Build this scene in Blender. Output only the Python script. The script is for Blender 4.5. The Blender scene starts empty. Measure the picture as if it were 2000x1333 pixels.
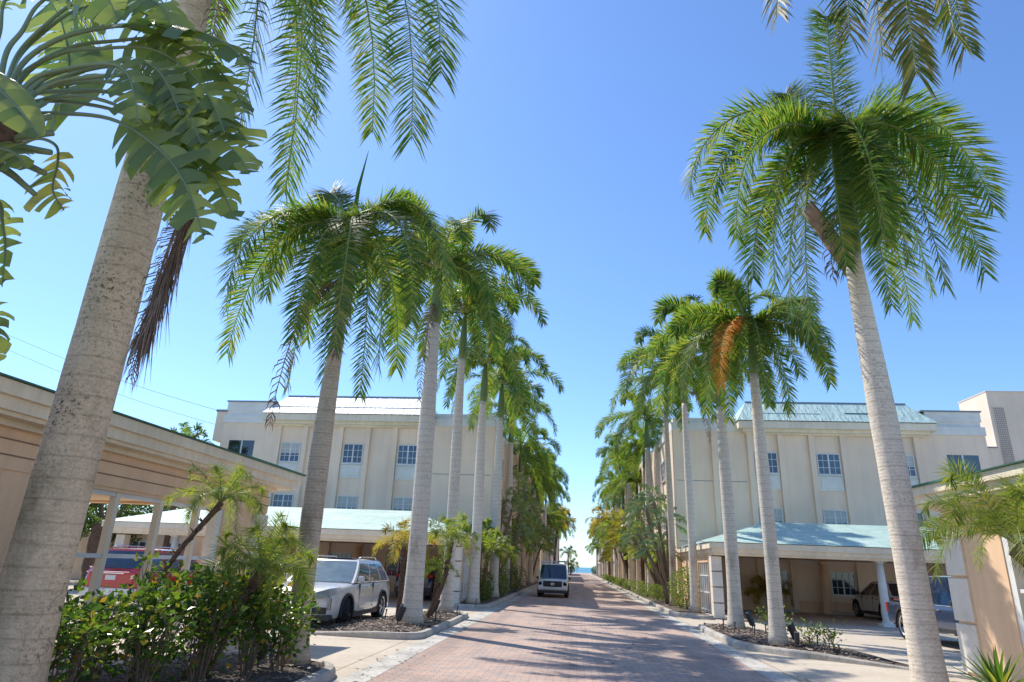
import bpy, math, random
from math import sin, cos, pi, radians as rad
from mathutils import Vector as V, Matrix
# ---------------------------------------------------------------- camera, sky, sun
SC = bpy.context.scene
COL = SC.collection
cd = bpy.data.cameras.new("camera"); cam = bpy.data.objects.new("camera", cd); COL.objects.link(cam)
cd.sensor_width = 36; cd.lens = 36 * 1262 / 2000; cd.clip_start = .05; cd.clip_end = 40000
p_, y_, r_ = rad(19.075), rad(-6.184), rad(2.26)
fw = V((sin(y_) * cos(p_), cos(y_) * cos(p_), sin(p_))); rt = V((cos(y_), -sin(y_), 0)); up = rt.cross(fw)
R_ = rt * cos(r_) + up * sin(r_); U_ = -rt * sin(r_) + up * cos(r_)
cam.matrix_world = Matrix(((R_.x, U_.x, -fw.x, 0), (R_.y, U_.y, -fw.y, 0), (R_.z, U_.z, -fw.z, 1.6), (0, 0, 0, 1)))
SC.camera = cam
SUN_EL, SUN_AZ = rad(53), rad(-52)
w = bpy.data.worlds.new("World"); SC.world = w; w.use_nodes = True
nt = w.node_tree; nt.nodes.clear()
sky = nt.nodes.new('ShaderNodeTexSky'); sky.sky_type = 'NISHITA'; sky.sun_disc = False
sky.sun_elevation = SUN_EL; sky.sun_rotation = SUN_AZ; sky.air_density = 1.0; sky.dust_density = .35; sky.ozone_density = 4.0; sky.altitude = 0
bg = nt.nodes.new('ShaderNodeBackground'); bg.inputs[1].default_value = .122
wo = nt.nodes.new('ShaderNodeOutputWorld'); tn = nt.nodes.new('ShaderNodeMix'); tn.data_type = 'RGBA'; tn.blend_type = 'MULTIPLY'; tn.inputs[0].default_value = 1
tn.inputs[7].default_value = (.64, .765, .92, 1); nt.links.new(sky.outputs[0], tn.inputs[6]); nt.links.new(tn.outputs[2], bg.inputs[0]); nt.links.new(bg.outputs[0], wo.inputs[0])
sd = V((sin(SUN_AZ) * cos(SUN_EL), cos(SUN_AZ) * cos(SUN_EL), sin(SUN_EL)))
sl = bpy.data.lights.new("sun", 'SUN'); sl.energy = 2.6; sl.angle = rad(.5); sl.color = (1, .94, .83)
so = bpy.data.objects.new("sun", sl); COL.objects.link(so); so.rotation_euler = (-sd).to_track_quat('-Z', 'Y').to_euler()
so.location = sd * 60
SC.view_settings.view_transform = 'Standard'; SC.view_settings.look = 'None'; SC.view_settings.gamma = 1
SC.view_settings.exposure = 1.06
SC.cycles.max_bounces = 7; SC.cycles.transmission_bounces = 4; SC.cycles.use_denoising = True
SC.cycles.sample_clamp_indirect = 6

# ---------------------------------------------------------------- materials
def newmat(n):
    m = bpy.data.materials.new(n); m.use_nodes = True; nt = m.node_tree
    return m, nt, nt.nodes['Principled BSDF']
def noise(nt, scale, detail=4, rough=.6, coord='Object', stretch=None):
    tc = nt.nodes.new('ShaderNodeTexCoord'); n = nt.nodes.new('ShaderNodeTexNoise')
    n.inputs['Scale'].default_value = scale; n.inputs['Detail'].default_value = detail; n.inputs['Roughness'].default_value = rough
    src = tc.outputs[coord]
    if coord == 'World':
        pass
    if stretch:
        mp = nt.nodes.new('ShaderNodeMapping'); mp.inputs['Scale'].default_value = stretch
        nt.links.new(src, mp.inputs[0]); src = mp.outputs[0]
    nt.links.new(src, n.inputs['Vector']); return n
def ramp(nt, src, stops):
    r = nt.nodes.new('ShaderNodeValToRGB'); e = r.color_ramp.elements
    while len(e) < len(stops): e.new(.5)
    for i, (p, c) in enumerate(stops):
        e[i].position = p; e[i].color = (*c, 1) if len(c) == 3 else c
    nt.links.new(src, r.inputs[0]); return r
def mixc(nt, fac, a, b, mode='MIX'):
    m = nt.nodes.new('ShaderNodeMix'); m.data_type = 'RGBA'; m.blend_type = mode
    for k, v in ((0, fac), (6, a), (7, b)):
        if hasattr(v, 'links'): nt.links.new(v, m.inputs[k])
        elif isinstance(v, tuple): m.inputs[k].default_value = (*v, 1)
        else: m.inputs[k].default_value = v
    return m.outputs[2]
def bump(nt, b, h, st=.3, dist=.01):
    n = nt.nodes.new('ShaderNodeBump'); n.inputs['Strength'].default_value = st; n.inputs['Distance'].default_value = dist
    nt.links.new(h, n.inputs['Height']); nt.links.new(n.outputs[0], b.inputs['Normal'])
def mul(c, k): return tuple(min(1, x * k) for x in c)
def mottled(name, c, scale=3, var=.18, rough=.85, bs=60, bst=.25, streak=False, spec=.3):
    m, nt, b = newmat(name)
    n1 = noise(nt, scale, 5, .65, stretch=(2.6, 2.6, .25) if streak else None)
    r = ramp(nt, n1.outputs[0], [(.3, mul(c, 1 - var)), (.62, mul(c, 1 + var * .5))])
    n3 = noise(nt, scale * .23, 3)
    r3 = ramp(nt, n3.outputs[0], [(.35, (.86, .86, .87)), (.6, (1, 1, 1))])
    nt.links.new(mixc(nt, 1.0, r.outputs[0], r3.outputs[0], 'MULTIPLY'), b.inputs['Base Color'])
    b.inputs['Roughness'].default_value = rough; b.inputs['Specular IOR Level'].default_value = spec
    n2 = noise(nt, bs, 3); bump(nt, b, n2.outputs[0], bst, .01)
    return m
def plain(name, c, rough=.5, metal=0, spec=.5, coat=0):
    m, nt, b = newmat(name)
    n = noise(nt, 6, 3); r = ramp(nt, n.outputs[0], [(.3, mul(c, .92)), (.7, mul(c, 1.05))])
    nt.links.new(r.outputs[0], b.inputs['Base Color'])
    b.inputs['Roughness'].default_value = rough; b.inputs['Metallic'].default_value = metal
    b.inputs['Specular IOR Level'].default_value = spec; b.inputs['Coat Weight'].default_value = coat; b.inputs['Coat Roughness'].default_value = .05
    return m
def leafmat(name, stops, trans, tw=.35, rough=.42, ncol=None):
    """leaf: colour varies from leaf to leaf; part of the sun passes through"""
    m, nt, b = newmat(name)
    g = nt.nodes.new('ShaderNodeNewGeometry')
    r = ramp(nt, g.outputs['Random Per Island'], stops)
    n = noise(nt, 1.3, 2); rn = ramp(nt, n.outputs[0], [(.35, (.72, .75, .7)), (.65, (1.15, 1.12, 1.05))])
    c = mixc(nt, 1.0, r.outputs[0], rn.outputs[0], 'MULTIPLY')
    nt.links.new(c, b.inputs['Base Color']); b.inputs['Roughness'].default_value = rough; b.inputs['Specular IOR Level'].default_value = .32
    t = nt.nodes.new('ShaderNodeBsdfTranslucent')
    tr = ramp(nt, g.outputs['Random Per Island'], trans); nt.links.new(tr.outputs[0], t.inputs[0])
    mx = nt.nodes.new('ShaderNodeMixShader'); mx.inputs[0].default_value = tw
    out = nt.nodes['Material Output']
    nt.links.new(b.outputs[0], mx.inputs[1]); nt.links.new(t.outputs[0], mx.inputs[2]); nt.links.new(mx.outputs[0], out.inputs[0])
    return m
def trunkmat(name, c, dark, stain=.5, ring=1.0, specks=0., ringcol=.8):
    m, nt, b = newmat(name)
    tc = nt.nodes.new('ShaderNodeTexCoord')
    wv = nt.nodes.new('ShaderNodeTexWave'); wv.wave_type = 'BANDS'; wv.bands_direction = 'Z'; wv.inputs['Scale'].default_value = 6.5
    wv.inputs['Distortion'].default_value = 2.2; wv.inputs['Detail'].default_value = 3; wv.inputs['Detail Scale'].default_value = 1.6
    nt.links.new(tc.outputs['Object'], wv.inputs[0])
    rr = ramp(nt, wv.outputs[0], [(.0, (ringcol,) * 3), (.14, (.95,) * 3), (1, (1,) * 3)])
    n1 = noise(nt, 1.5, 6, .7, stretch=(1, 1, .5)); base = ramp(nt, n1.outputs[0], [(.3, dark), (.3 + .25 * stain, c), (.75, mul(c, 1.08))])
    n2 = noise(nt, 14, 6, .8, stretch=(1, 1, 2.2)); f2 = ramp(nt, n2.outputs[0], [(.28, (.62, .58, .52)), (.5, (1, 1, 1))])
    cc = mixc(nt, 1.0, base.outputs[0], f2.outputs[0], 'MULTIPLY')
    cc = mixc(nt, ring, cc, mixc(nt, 1.0, cc, rr.outputs[0], 'MULTIPLY'))
    n5 = noise(nt, 60, 3, .8); f5 = ramp(nt, n5.outputs[0], [(.38, (.80, .77, .74)), (.55, (1.04, 1.03, 1.02))])
    cc = mixc(nt, .75, cc, mixc(nt, 1.0, cc, f5.outputs[0], 'MULTIPLY'))
    w2 = nt.nodes.new('ShaderNodeTexWave'); w2.wave_type = 'BANDS'; w2.bands_direction = 'Z'; w2.inputs['Scale'].default_value = 1.7; w2.inputs['Distortion'].default_value = 1.6; w2.inputs['Detail'].default_value = 4
    nt.links.new(tc.outputs['Object'], w2.inputs[0]); r2 = ramp(nt, w2.outputs[0], [(0, (.62, .60, .57)), (.05, (.97, .97, .97)), (1, (1, 1, 1))]); cc = mixc(nt, .55, cc, mixc(nt, 1.0, cc, r2.outputs[0], 'MULTIPLY'))
    if specks:
        n4 = noise(nt, 26, 4, .75); n6 = noise(nt, .9, 3, .6)
        f4 = ramp(nt, n4.outputs[0], [(.39, (1, 1, 1)), (.46, (0, 0, 0))]); f6 = ramp(nt, n6.outputs[0], [(.47, (0, 0, 0)), (.60, (1, 1, 1))])
        fm = mixc(nt, 1.0, f4.outputs[0], f6.outputs[0], 'MULTIPLY')
        sp = nt.nodes.new('ShaderNodeRGBToBW'); nt.links.new(fm, sp.inputs[0])
        mm = nt.nodes.new('ShaderNodeMath'); mm.operation = 'MULTIPLY'; mm.inputs[1].default_value = specks; nt.links.new(sp.outputs[0], mm.inputs[0])
        cc = mixc(nt, mm.outputs[0], cc, (.05, .05, .03))
    nt.links.new(cc, b.inputs['Base Color']); b.inputs['Roughness'].default_value = .85; b.inputs['Specular IOR Level'].default_value = .2
    add = nt.nodes.new('ShaderNodeMath'); add.operation = 'ADD'; nt.links.new(rr.outputs[0], add.inputs[0]); nt.links.new(n2.outputs[0], add.inputs[1])
    bump(nt, b, add.outputs[0], .55, .02)
    return m

M = {}
M['stucco_wall'] = mottled('stucco_wall', (.93, .73, .55), 1.0, .06, .9, 90, .3, True)
M['stucco_peach'] = mottled('stucco_peach', (.88, .60, .38), 1.5, .09, .9, 55, .55, True)
M['stucco_cream'] = mottled('stucco_cream', (.88, .70, .53), 1.5, .08, .9, 70, .3, True)
M['trim_blue'] = mottled('trim_blue', (.80, .78, .70), 2, .07, .7, 40, .1)
M['trim_cream'] = mottled('trim_cream', (.86, .74, .56), 2.5, .1, .75, 40, .15, True)
M['trim_white'] = mottled('trim_white', (.78, .77, .73), 3, .06, .6, 40, .1)
M['stone_white'] = mottled('stone_white', (.80, .73, .63), 4, .07, .85, 80, .3)
M['grey_cap'] = plain('grey_cap', (.22, .25, .27), .6)
M['ceiling'] = mottled('ceiling', (.72, .55, .36), 2, .06, .9, 40, .1)
M['dark'] = plain('dark', (.02, .02, .022), .6)
M['tyre'] = mottled('tyre', (.028, .028, .03), 8, .3, .85, 90, .3)
M['black_metal'] = plain('black_metal', (.035, .036, .04), .45)
M['chrome'] = plain('chrome', (.7, .71, .73), .18, .95)
M['wheel_metal'] = plain('wheel_metal', (.5, .51, .53), .3, .85)
M['blind'] = plain('blind', (.5, .5, .48), .7)
# glass: dark reflecting pane
def glass(name, c=(.012, .03, .06), rough=.04, spec=1.0):
    m, nt, b = newmat(name); n = noise(nt, 1.2, 3)
    r = ramp(nt, n.outputs[0], [(.3, mul(c, .5)), (.7, mul(c, 1.8))]); nt.links.new(r.outputs[0], b.inputs['Base Color'])
    b.inputs['Roughness'].default_value = rough; b.inputs['Specular IOR Level'].default_value = spec; b.inputs['IOR'].default_value = 1.55
    n2 = noise(nt, .7, 2); bump(nt, b, n2.outputs[0], .12, .05); return m
M['glass_blue'] = glass('glass_blue', (.02, .06, .13))
M['glass_dark'] = glass('glass_dark', (.012, .02, .03))
M['windscreen'] = glass('windscreen', (.10, .14, .15), .08)
def windowglass():
    m, nt, b = newmat('window_glass'); tc = nt.nodes.new('ShaderNodeTexCoord')
    wv = nt.nodes.new('ShaderNodeTexWave'); wv.bands_direction = 'Z'; wv.inputs['Scale'].default_value = 9; nt.links.new(tc.outputs['Object'], wv.inputs[0])
    n = noise(nt, .35, 2); r = ramp(nt, n.outputs[0], [(.35, (.02, .05, .10)), (.7, (.055, .11, .18))])
    w2 = ramp(nt, wv.outputs[0], [(.2, (.6, .6, .6)), (.6, (1.2, 1.2, 1.2))])
    nt.links.new(mixc(nt, 1., r.outputs[0], w2.outputs[0], 'MULTIPLY'), b.inputs['Base Color'])
    b.inputs['Roughness'].default_value = .08; b.inputs['Specular IOR Level'].default_value = .9; return m
M['window_glass'] = windowglass()
def roofmat():
    m, nt, b = newmat('roof_sheet')
    n1 = noise(nt, 1.1, 5, .7, stretch=(1, 3, 3)); r = ramp(nt, n1.outputs[0], [(.3, (.38, .52, .46)), (.5, (.48, .62, .55)), (.72, (.66, .75, .69))])
    tc = nt.nodes.new('ShaderNodeTexCoord'); br = nt.nodes.new('ShaderNodeTexBrick'); nt.links.new(tc.outputs['Object'], br.inputs[0])
    br.inputs['Scale'].default_value = 1; br.inputs['Brick Width'].default_value = .9; br.inputs['Row Height'].default_value = .28
    br.inputs['Mortar Size'].default_value = .012; br.inputs['Color1'].default_value = (1, 1, 1, 1); br.inputs['Color2'].default_value = (.86, .93, .91, 1); br.inputs['Mortar'].default_value = (.55, .72, .68, 1)
    nt.links.new(mixc(nt, 1., r.outputs[0], br.outputs[0], 'MULTIPLY'), b.inputs['Base Color'])
    b.inputs['Roughness'].default_value = .5; b.inputs['Specular IOR Level'].default_value = .6
    n2 = noise(nt, 9, 5, .7); mx = nt.nodes.new('ShaderNodeMath'); mx.operation = 'ADD'; nt.links.new(n2.outputs[0], mx.inputs[0]); nt.links.new(br.outputs['Fac'], mx.inputs[1])
    bump(nt, b, mx.outputs[0], .7, .03); return m
M['roof_sheet'] = roofmat()
def membrane(name, c1, c2, rough):
    m, nt, b = newmat(name)
    n1 = noise(nt, 1.4, 5, .65, stretch=(1, .4, .4)); r = ramp(nt, n1.outputs[0], [(.3, c1), (.7, c2)])
    nt.links.new(r.outputs[0], b.inputs['Base Color']); b.inputs['Roughness'].default_value = rough; b.inputs['Specular IOR Level'].default_value = .6
    n2 = noise(nt, 2.2, 6, .6, stretch=(2.5, .6, .6)); bump(nt, b, n2.outputs[0], 1., .12); return m
M['membrane_white_glare'] = membrane('membrane_white_glare', (.66, .70, .70), (.80, .84, .84), .4)  # white garage roofs; on the left apartment roof, sun glare put into the colour
M['membrane_aqua'] = membrane('membrane_aqua', (.38, .54, .49), (.50, .64, .58), .55)
M['green_edge'] = plain('green_edge', (.05, .17, .12), .6)

def concrete():
    m, nt, b = newmat('concrete'); n1 = noise(nt, .5, 8, .7); r = ramp(nt, n1.outputs[0], [(.3, (.46, .39, .31)), (.5, (.56, .48, .385)), (.7, (.60, .53, .43))])
    n3 = noise(nt, 7, 6, .75); r3 = ramp(nt, n3.outputs[0], [(.25, (.84, .83, .82)), (.55, (1, 1, 1))])
    c = mixc(nt, 1., r.outputs[0], r3.outputs[0], 'MULTIPLY')
    tc = nt.nodes.new('ShaderNodeTexCoord'); br = nt.nodes.new('ShaderNodeTexBrick'); nt.links.new(tc.outputs['Object'], br.inputs[0])
    br.offset = 0; br.inputs['Scale'].default_value = 1; br.inputs['Brick Width'].default_value = 3.6; br.inputs['Row Height'].default_value = 3.6; br.inputs['Mortar Size'].default_value = .012
    br.inputs['Color1'].default_value = br.inputs['Color2'].default_value = (1, 1, 1, 1); br.inputs['Mortar'].default_value = (.42, .4, .38, 1)
    nt.links.new(mixc(nt, 1., c, br.outputs[0], 'MULTIPLY'), b.inputs['Base Color']); b.inputs['Roughness'].default_value = .85; b.inputs['Specular IOR Level'].default_value = .25
    n2 = noise(nt, 70, 4); bump(nt, b, n2.outputs[0], .25, .006); return m
M['concrete'] = concrete()
def kerbmat(name, c):
    m, nt, b = newmat(name); n1 = noise(nt, 1.3, 7, .75); r = ramp(nt, n1.outputs[0], [(.32, mul(c, .45)), (.5, mul(c, .85)), (.68, mul(c, 1.1))])
    n3 = noise(nt, 14, 6, .7); r3 = ramp(nt, n3.outputs[0], [(.3, (.75, .75, .75)), (.6, (1, 1, 1))])
    nt.links.new(mixc(nt, 1., r.outputs[0], r3.outputs[0], 'MULTIPLY'), b.inputs['Base Color']); b.inputs['Roughness'].default_value = .9
    n2 = noise(nt, 60, 4); bump(nt, b, n2.outputs[0], .4, .008); return m
M['kerb'] = kerbmat('kerb', (.56, .51, .45))
M['gutter'] = kerbmat('gutter', (.62, .58, .52))
def pavers():
    m, nt, b = newmat('brick_pavers'); tc = nt.nodes.new('ShaderNodeTexCoord')
    br = nt.nodes.new('ShaderNodeTexBrick'); nt.links.new(tc.outputs['Object'], br.inputs[0])
    br.inputs['Scale'].default_value = 1; br.inputs['Brick Width'].default_value = .235; br.inputs['Row Height'].default_value = .115; br.inputs['Mortar Size'].default_value = .006
    br.inputs['Mortar Smooth'].default_value = .3; br.inputs['Bias'].default_value = -.1
    br.inputs['Color1'].default_value = (.56, .405, .325, 1); br.inputs['Color2'].default_value = (.45, .37, .32, 1); br.inputs['Mortar'].default_value = (.26, .20, .18, 1)
    n1 = noise(nt, .45, 7, .7); r = ramp(nt, n1.outputs[0], [(.3, (.72, .72, .75)), (.5, (1, 1, 1)), (.7, (1.12, 1.1, 1.05))])
    n3 = noise(nt, 25, 5, .8); r3 = ramp(nt, n3.outputs[0], [(.3, (.8, .8, .8)), (.6, (1.05, 1.05, 1.05))])
    n4 = noise(nt, 2.6, 3, .6); r4 = ramp(nt, n4.outputs[0], [(.36, (.85, .88, .93)), (.6, (1.06, 1.0, .97))])
    n6 = noise(nt, .8, 4, .6, stretch=(1.3, .06, 1)); r6 = ramp(nt, n6.outputs[0], [(.36, (.80, .79, .79)), (.52, (1, 1, 1))]); n7 = noise(nt, 1.7, 2, .5); r7 = ramp(nt, n7.outputs[0], [(.24, (.62, .61, .6)), (.30, (1, 1, 1))])
    c = mixc(nt, 1., br.outputs[0], r.outputs[0], 'MULTIPLY'); c = mixc(nt, 1., c, r6.outputs[0], 'MULTIPLY'); c = mixc(nt, 1., c, r7.outputs[0], 'MULTIPLY'); c = mixc(nt, 1., c, r3.outputs[0], 'MULTIPLY'); c = mixc(nt, 1., c, r4.outputs[0], 'MULTIPLY')
    nt.links.new(c, b.inputs['Base Color']); b.inputs['Roughness'].default_value = .8; b.inputs['Specular IOR Level'].default_value = .3
    inv = nt.nodes.new('ShaderNodeMath'); inv.operation = 'SUBTRACT'; inv.inputs[0].default_value = 1; nt.links.new(br.outputs['Fac'], inv.inputs[1])
    ad = nt.nodes.new('ShaderNodeMath'); ad.operation = 'MULTIPLY_ADD'; ad.inputs[1].default_value = .35; nt.links.new(n3.outputs[0], ad.inputs[0]); nt.links.new(inv.outputs[0], ad.inputs[2])
    bump(nt, b, ad.outputs[0], .6, .006); return m
M['brick_pavers'] = pavers()
def mulchmat():
    m, nt, b = newmat('mulch'); n1 = noise(nt, 22, 6, .8); r = ramp(nt, n1.outputs[0], [(.3, (.03, .022, .017)), (.5, (.13, .10, .08)), (.72, (.34, .28, .23))])
    nt.links.new(r.outputs[0], b.inputs['Base Color']); b.inputs['Roughness'].default_value = .95; bump(nt, b, n1.outputs[0], 1., .05); return m
M['mulch'] = mulchmat()
def chipmat():
    m, nt, b = newmat('bark_chip'); g = nt.nodes.new('ShaderNodeNewGeometry')
    r = ramp(nt, g.outputs['Random Per Island'], [(0, (.05, .035, .028)), (.5, (.18, .13, .10)), (1, (.46, .38, .31))]); nt.links.new(r.outputs[0], b.inputs['Base Color']); b.inputs['Roughness'].default_value = .9; return m
M['bark_chip'] = chipmat()
M['sand'] = mottled('sand', (.62, .56, .46), .6, .15)
M['soil'] = mottled('soil', (.30, .27, .21), .4, .3)
def seamat():
    m, nt, b = newmat('sea'); b.inputs['Base Color'].default_value = (.02, .17, .21, 1); b.inputs['Roughness'].default_value = .35
    n = noise(nt, .05, 5, .7, stretch=(.4, 1, 1)); r = ramp(nt, n.outputs[0], [(.35, (.015, .13, .19)), (.7, (.05, .26, .28))]); nt.links.new(r.outputs[0], b.inputs['Base Color'])
    bump(nt, b, n.outputs[0], .3, 1.); return m
M['sea'] = seamat()

GR = [(0, (.018, .05, .012)), (.45, (.045, .10, .022)), (.8, (.10, .15, .035)), (1, (.20, .20, .05))]
GT = [(0, (.14, .34, .03)), (.6, (.36, .56, .05)), (1, (.68, .62, .08))]
M['palm_leaf'] = leafmat('palm_leaf', GR, GT, .40, .5)
M['palm_leaf_light'] = leafmat('palm_leaf_light', [(0, (.07, .14, .02)), (.5, (.16, .24, .035)), (1, (.26, .25, .05))], [(0, (.22, .42, .04)), (1, (.62, .60, .08))], .42, .42)
M['palm_leaf_worn'] = leafmat('palm_leaf_worn', [(0, (.03, .05, .015)), (.5, (.07, .09, .025)), (.8, (.16, .13, .05)), (1, (.26, .20, .12))], [(0, (.15, .28, .03)), (.7, (.45, .45, .06)), (1, (.6, .45, .15))], .35, .5)
M['palm_leaf_gold'] = leafmat('palm_leaf_gold', [(0, (.12, .13, .03)), (.5, (.26, .22, .04)), (1, (.42, .26, .05))], [(0, (.4, .45, .05)), (1, (.8, .5, .06))], .42, .45)
M['frond_orange'] = leafmat('frond_orange', [(0, (.34, .11, .012)), (.5, (.50, .19, .015)), (1, (.46, .27, .04))], [(0, (.8, .28, .02)), (1, (.9, .42, .03))], .42, .75)
M['frond_dry'] = leafmat('frond_dry', [(0, (.13, .08, .06)), (.5, (.26, .17, .135)), (1, (.46, .34, .27))], [(0, (.2, .11, .07)), (1, (.4, .3, .2))], .12, .8)
M['rachis'] = plain('rachis', (.26, .30, .09), .5)
M['crownshaft'] = mottled('crownshaft', (.17, .24, .08), 3, .3, .5, 20, .2, True)
M['husk'] = mottled('husk', (.34, .22, .15), 5, .35, .85, 30, .5, True)
M['fibre'] = mottled('fibre', (.16, .10, .065), 14, .5, .95, 40, 1.)
M['trunk_tan'] = trunkmat('trunk_tan', (.80, .63, .42), (.40, .32, .19), .85, .3, .9)
M['trunk_brown'] = trunkmat('trunk_brown', (.62, .51, .38), (.30, .23, .16), .8, .8, .3)
M['trunk_grey'] = trunkmat('trunk_grey', (.74, .67, .56), (.46, .41, .32), .55, .9, .25)
M['trunk_pale'] = trunkmat('trunk_pale', (.84, .74, .60), (.58, .50, .38), .45, .6, .35)
M['wood_stem'] = mottled('wood_stem', (.22, .165, .11), 12, .35, .9, 30, .5)
M['shrub_leaf'] = leafmat('shrub_leaf', [(0, (.018, .05, .01)), (.4, (.045, .10, .018)), (.85, (.11, .18, .03)), (.97, (.28, .26, .03)), (1, (.45, .20, .02))], [(0, (.10, .25, .02)), (.85, (.30, .48, .04)), (1, (.8, .45, .05))], .33, .3)
M['shrub_leaf_pale'] = leafmat('shrub_leaf_pale', [(0, (.04, .08, .015)), (.6, (.10, .16, .03)), (1, (.20, .24, .05))], [(0, (.2, .4, .04)), (1, (.5, .6, .08))], .35, .4)
M['tree_leaf'] = leafmat('tree_leaf', [(0, (.015, .035, .01)), (.6, (.04, .08, .02)), (1, (.10, .13, .03))], [(0, (.1, .22, .03)), (1, (.3, .42, .06))], .3, .45)
def bananamat(name, c1, c2, t1, t2, tw):
    m, nt, b = newmat(name); g = nt.nodes.new('ShaderNodeNewGeometry'); r = ramp(nt, g.outputs['Random Per Island'], [(0, c1), (.8, c2), (1, mul(c2, 1.4))])
    n = noise(nt, 7, 5, .7); rn = ramp(nt, n.outputs[0], [(.27, (1.6, .9, .55)), (.36, (1, 1, 1))]); c = mixc(nt, 1., r.outputs[0], rn.outputs[0], 'MULTIPLY')
    nt.links.new(c, b.inputs['Base Color']); b.inputs['Roughness'].default_value = .33; b.inputs['Specular IOR Level'].default_value = .6
    t = nt.nodes.new('ShaderNodeBsdfTranslucent'); tr = ramp(nt, g.outputs['Random Per Island'], [(0, t1), (1, t2)]); nt.links.new(tr.outputs[0], t.inputs[0])
    mx = nt.nodes.new('ShaderNodeMixShader'); mx.inputs[0].default_value = tw; nt.links.new(b.outputs[0], mx.inputs[1]); nt.links.new(t.outputs[0], mx.inputs[2]); nt.links.new(mx.outputs[0], nt.nodes['Material Output'].inputs[0]); return m
M['broad_leaf'] = bananamat('broad_leaf', (.11, .15, .06), (.22, .26, .085), (.20, .34, .05), (.62, .70, .09), .46)
M['broad_leaf_gold'] = bananamat('broad_leaf_gold', (.16, .20, .03), (.35, .30, .05), (.4, .5, .05), (.7, .55, .06), .45)
M['petiole'] = plain('petiole', (.20, .25, .12), .45)

# ---------------------------------------------------------------- mesh helpers
class MB:
    def __init__(s): s.v = []; s.f = []; s.m = []
    def add(s, vs, fs, mi=0):
        o = len(s.v); s.v += [tuple(x) for x in vs]; s.f += [tuple(i + o for i in f) for f in fs]; s.m += [mi] * len(fs)
    def quad(s, a, b, c, d, mi=0): s.add([a, b, c, d], [(0, 1, 2, 3)], mi)
    def box(s, x0, y0, z0, x1, y1, z1, mi=0):
        x0, x1 = sorted((x0, x1)); y0, y1 = sorted((y0, y1)); z0, z1 = sorted((z0, z1))
        s.add([(x0, y0, z0), (x1, y0, z0), (x1, y1, z0), (x0, y1, z0), (x0, y0, z1), (x1, y0, z1), (x1, y1, z1), (x0, y1, z1)],
              [(0, 3, 2, 1), (4, 5, 6, 7), (0, 1, 5, 4), (1, 2, 6, 5), (2, 3, 7, 6), (3, 0, 4, 7)], mi)
    def tube(s, pts, rad_, n=8, mi=0, cap=True):
        pts = [V(p) for p in pts]; rs = rad_ if isinstance(rad_, (list, tuple)) else [rad_] * len(pts)
        o = len(s.v); ref = None
        for i, p in enumerate(pts):
            t = (pts[min(i + 1, len(pts) - 1)] - pts[max(i - 1, 0)]); t = t.normalized() if t.length > 1e-9 else V((0, 0, 1))
            if ref is None: ref = V((1, 0, 0)) if abs(t.x) < .8 else V((0, 1, 0))
            a = (ref - t * ref.dot(t)).normalized(); b = t.cross(a); ref = a
            for k in range(n):
                q = p + (a * cos(2 * pi * k / n) + b * sin(2 * pi * k / n)) * rs[i]; s.v.append(tuple(q))
        for i in range(len(pts) - 1):
            for k in range(n):
                s.f.append((o + i * n + k, o + i * n + (k + 1) % n, o + (i + 1) * n + (k + 1) % n, o + (i + 1) * n + k)); s.m.append(mi)
        if cap:
            s.f.append(tuple(o + k for k in range(n))[::-1]); s.m.append(mi)
            s.f.append(tuple(o + (len(pts) - 1) * n + k for k in range(n))); s.m.append(mi)
    def grid(s, rows, mi=0, closed=False):
        n = len(rows[0]); vs = [p for r in rows for p in r]; fs = []
        for i in range(len(rows) - 1):
            for k in range(n if closed else n - 1): fs.append((i * n + k, i * n + (k + 1) % n, (i + 1) * n + (k + 1) % n, (i + 1) * n + k))
        s.add(vs, fs, mi)
    def poly(s, pts, z0, z1, mi=0):   # prism from xy outline
        n = len(pts); s.add([(x, y, z0) for x, y in pts] + [(x, y, z1) for x, y in pts], [tuple(range(n))[::-1], tuple(range(n, 2 * n))] + [(i, (i + 1) % n, n + (i + 1) % n, n + i) for i in range(n)], mi)
    def build(s, name, mats, parent=None, smooth=False, label=None, bevel=0, kind=None, cat=None, group=None):
        me = bpy.data.meshes.new(name); me.from_pydata(s.v, [], s.f)
        mats = mats if isinstance(mats, (list, tuple)) else [mats]
        for m in mats: me.materials.append(M[m] if isinstance(m, str) else m)
        me.polygons.foreach_set('material_index', s.m)
        if smooth: me.polygons.foreach_set('use_smooth', [True] * len(me.polygons))
        me.update(); o = bpy.data.objects.new(name, me); COL.objects.link(o); o.parent = parent
        if label: o['label'] = label
        if kind: o['kind'] = kind
        if cat: o['category'] = cat
        if group: o['group'] = group
        if bevel:
            b = o.modifiers.new('bevel', 'BEVEL'); b.width = bevel; b.segments = 2; b.limit_method = 'ANGLE'
        return o
def thing(name, label, cat, loc=(0, 0, 0), rz=0, group=None, scale=1):
    o = bpy.data.objects.new(name, None); COL.objects.link(o); o.location = loc; o.rotation_euler = (0, 0, rz); o.scale = (scale,) * 3
    o.empty_display_size = .1
    o['label'] = label; o['category'] = cat
    if group: o['group'] = group
    return o
def dup(root, loc, rz=0, label=None, group=None, scale=1, zs=None):
    r = root.copy(); COL.objects.link(r); r.location = loc; r.rotation_euler = (0, 0, rz); r.scale = (scale, scale, zs or scale)
    if label: r['label'] = label
    if group: r['group'] = group
    def rec(src, dst):
        for ch in list(src.children):
            c = ch.copy(); COL.objects.link(c); c.parent = dst; rec(ch, c)
    rec(root, r); return r
def bez(P, t):
    a, b, c, d = P; u = 1 - t
    return a * u ** 3 + b * 3 * u * u * t + c * 3 * u * t * t + d * t ** 3
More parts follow.
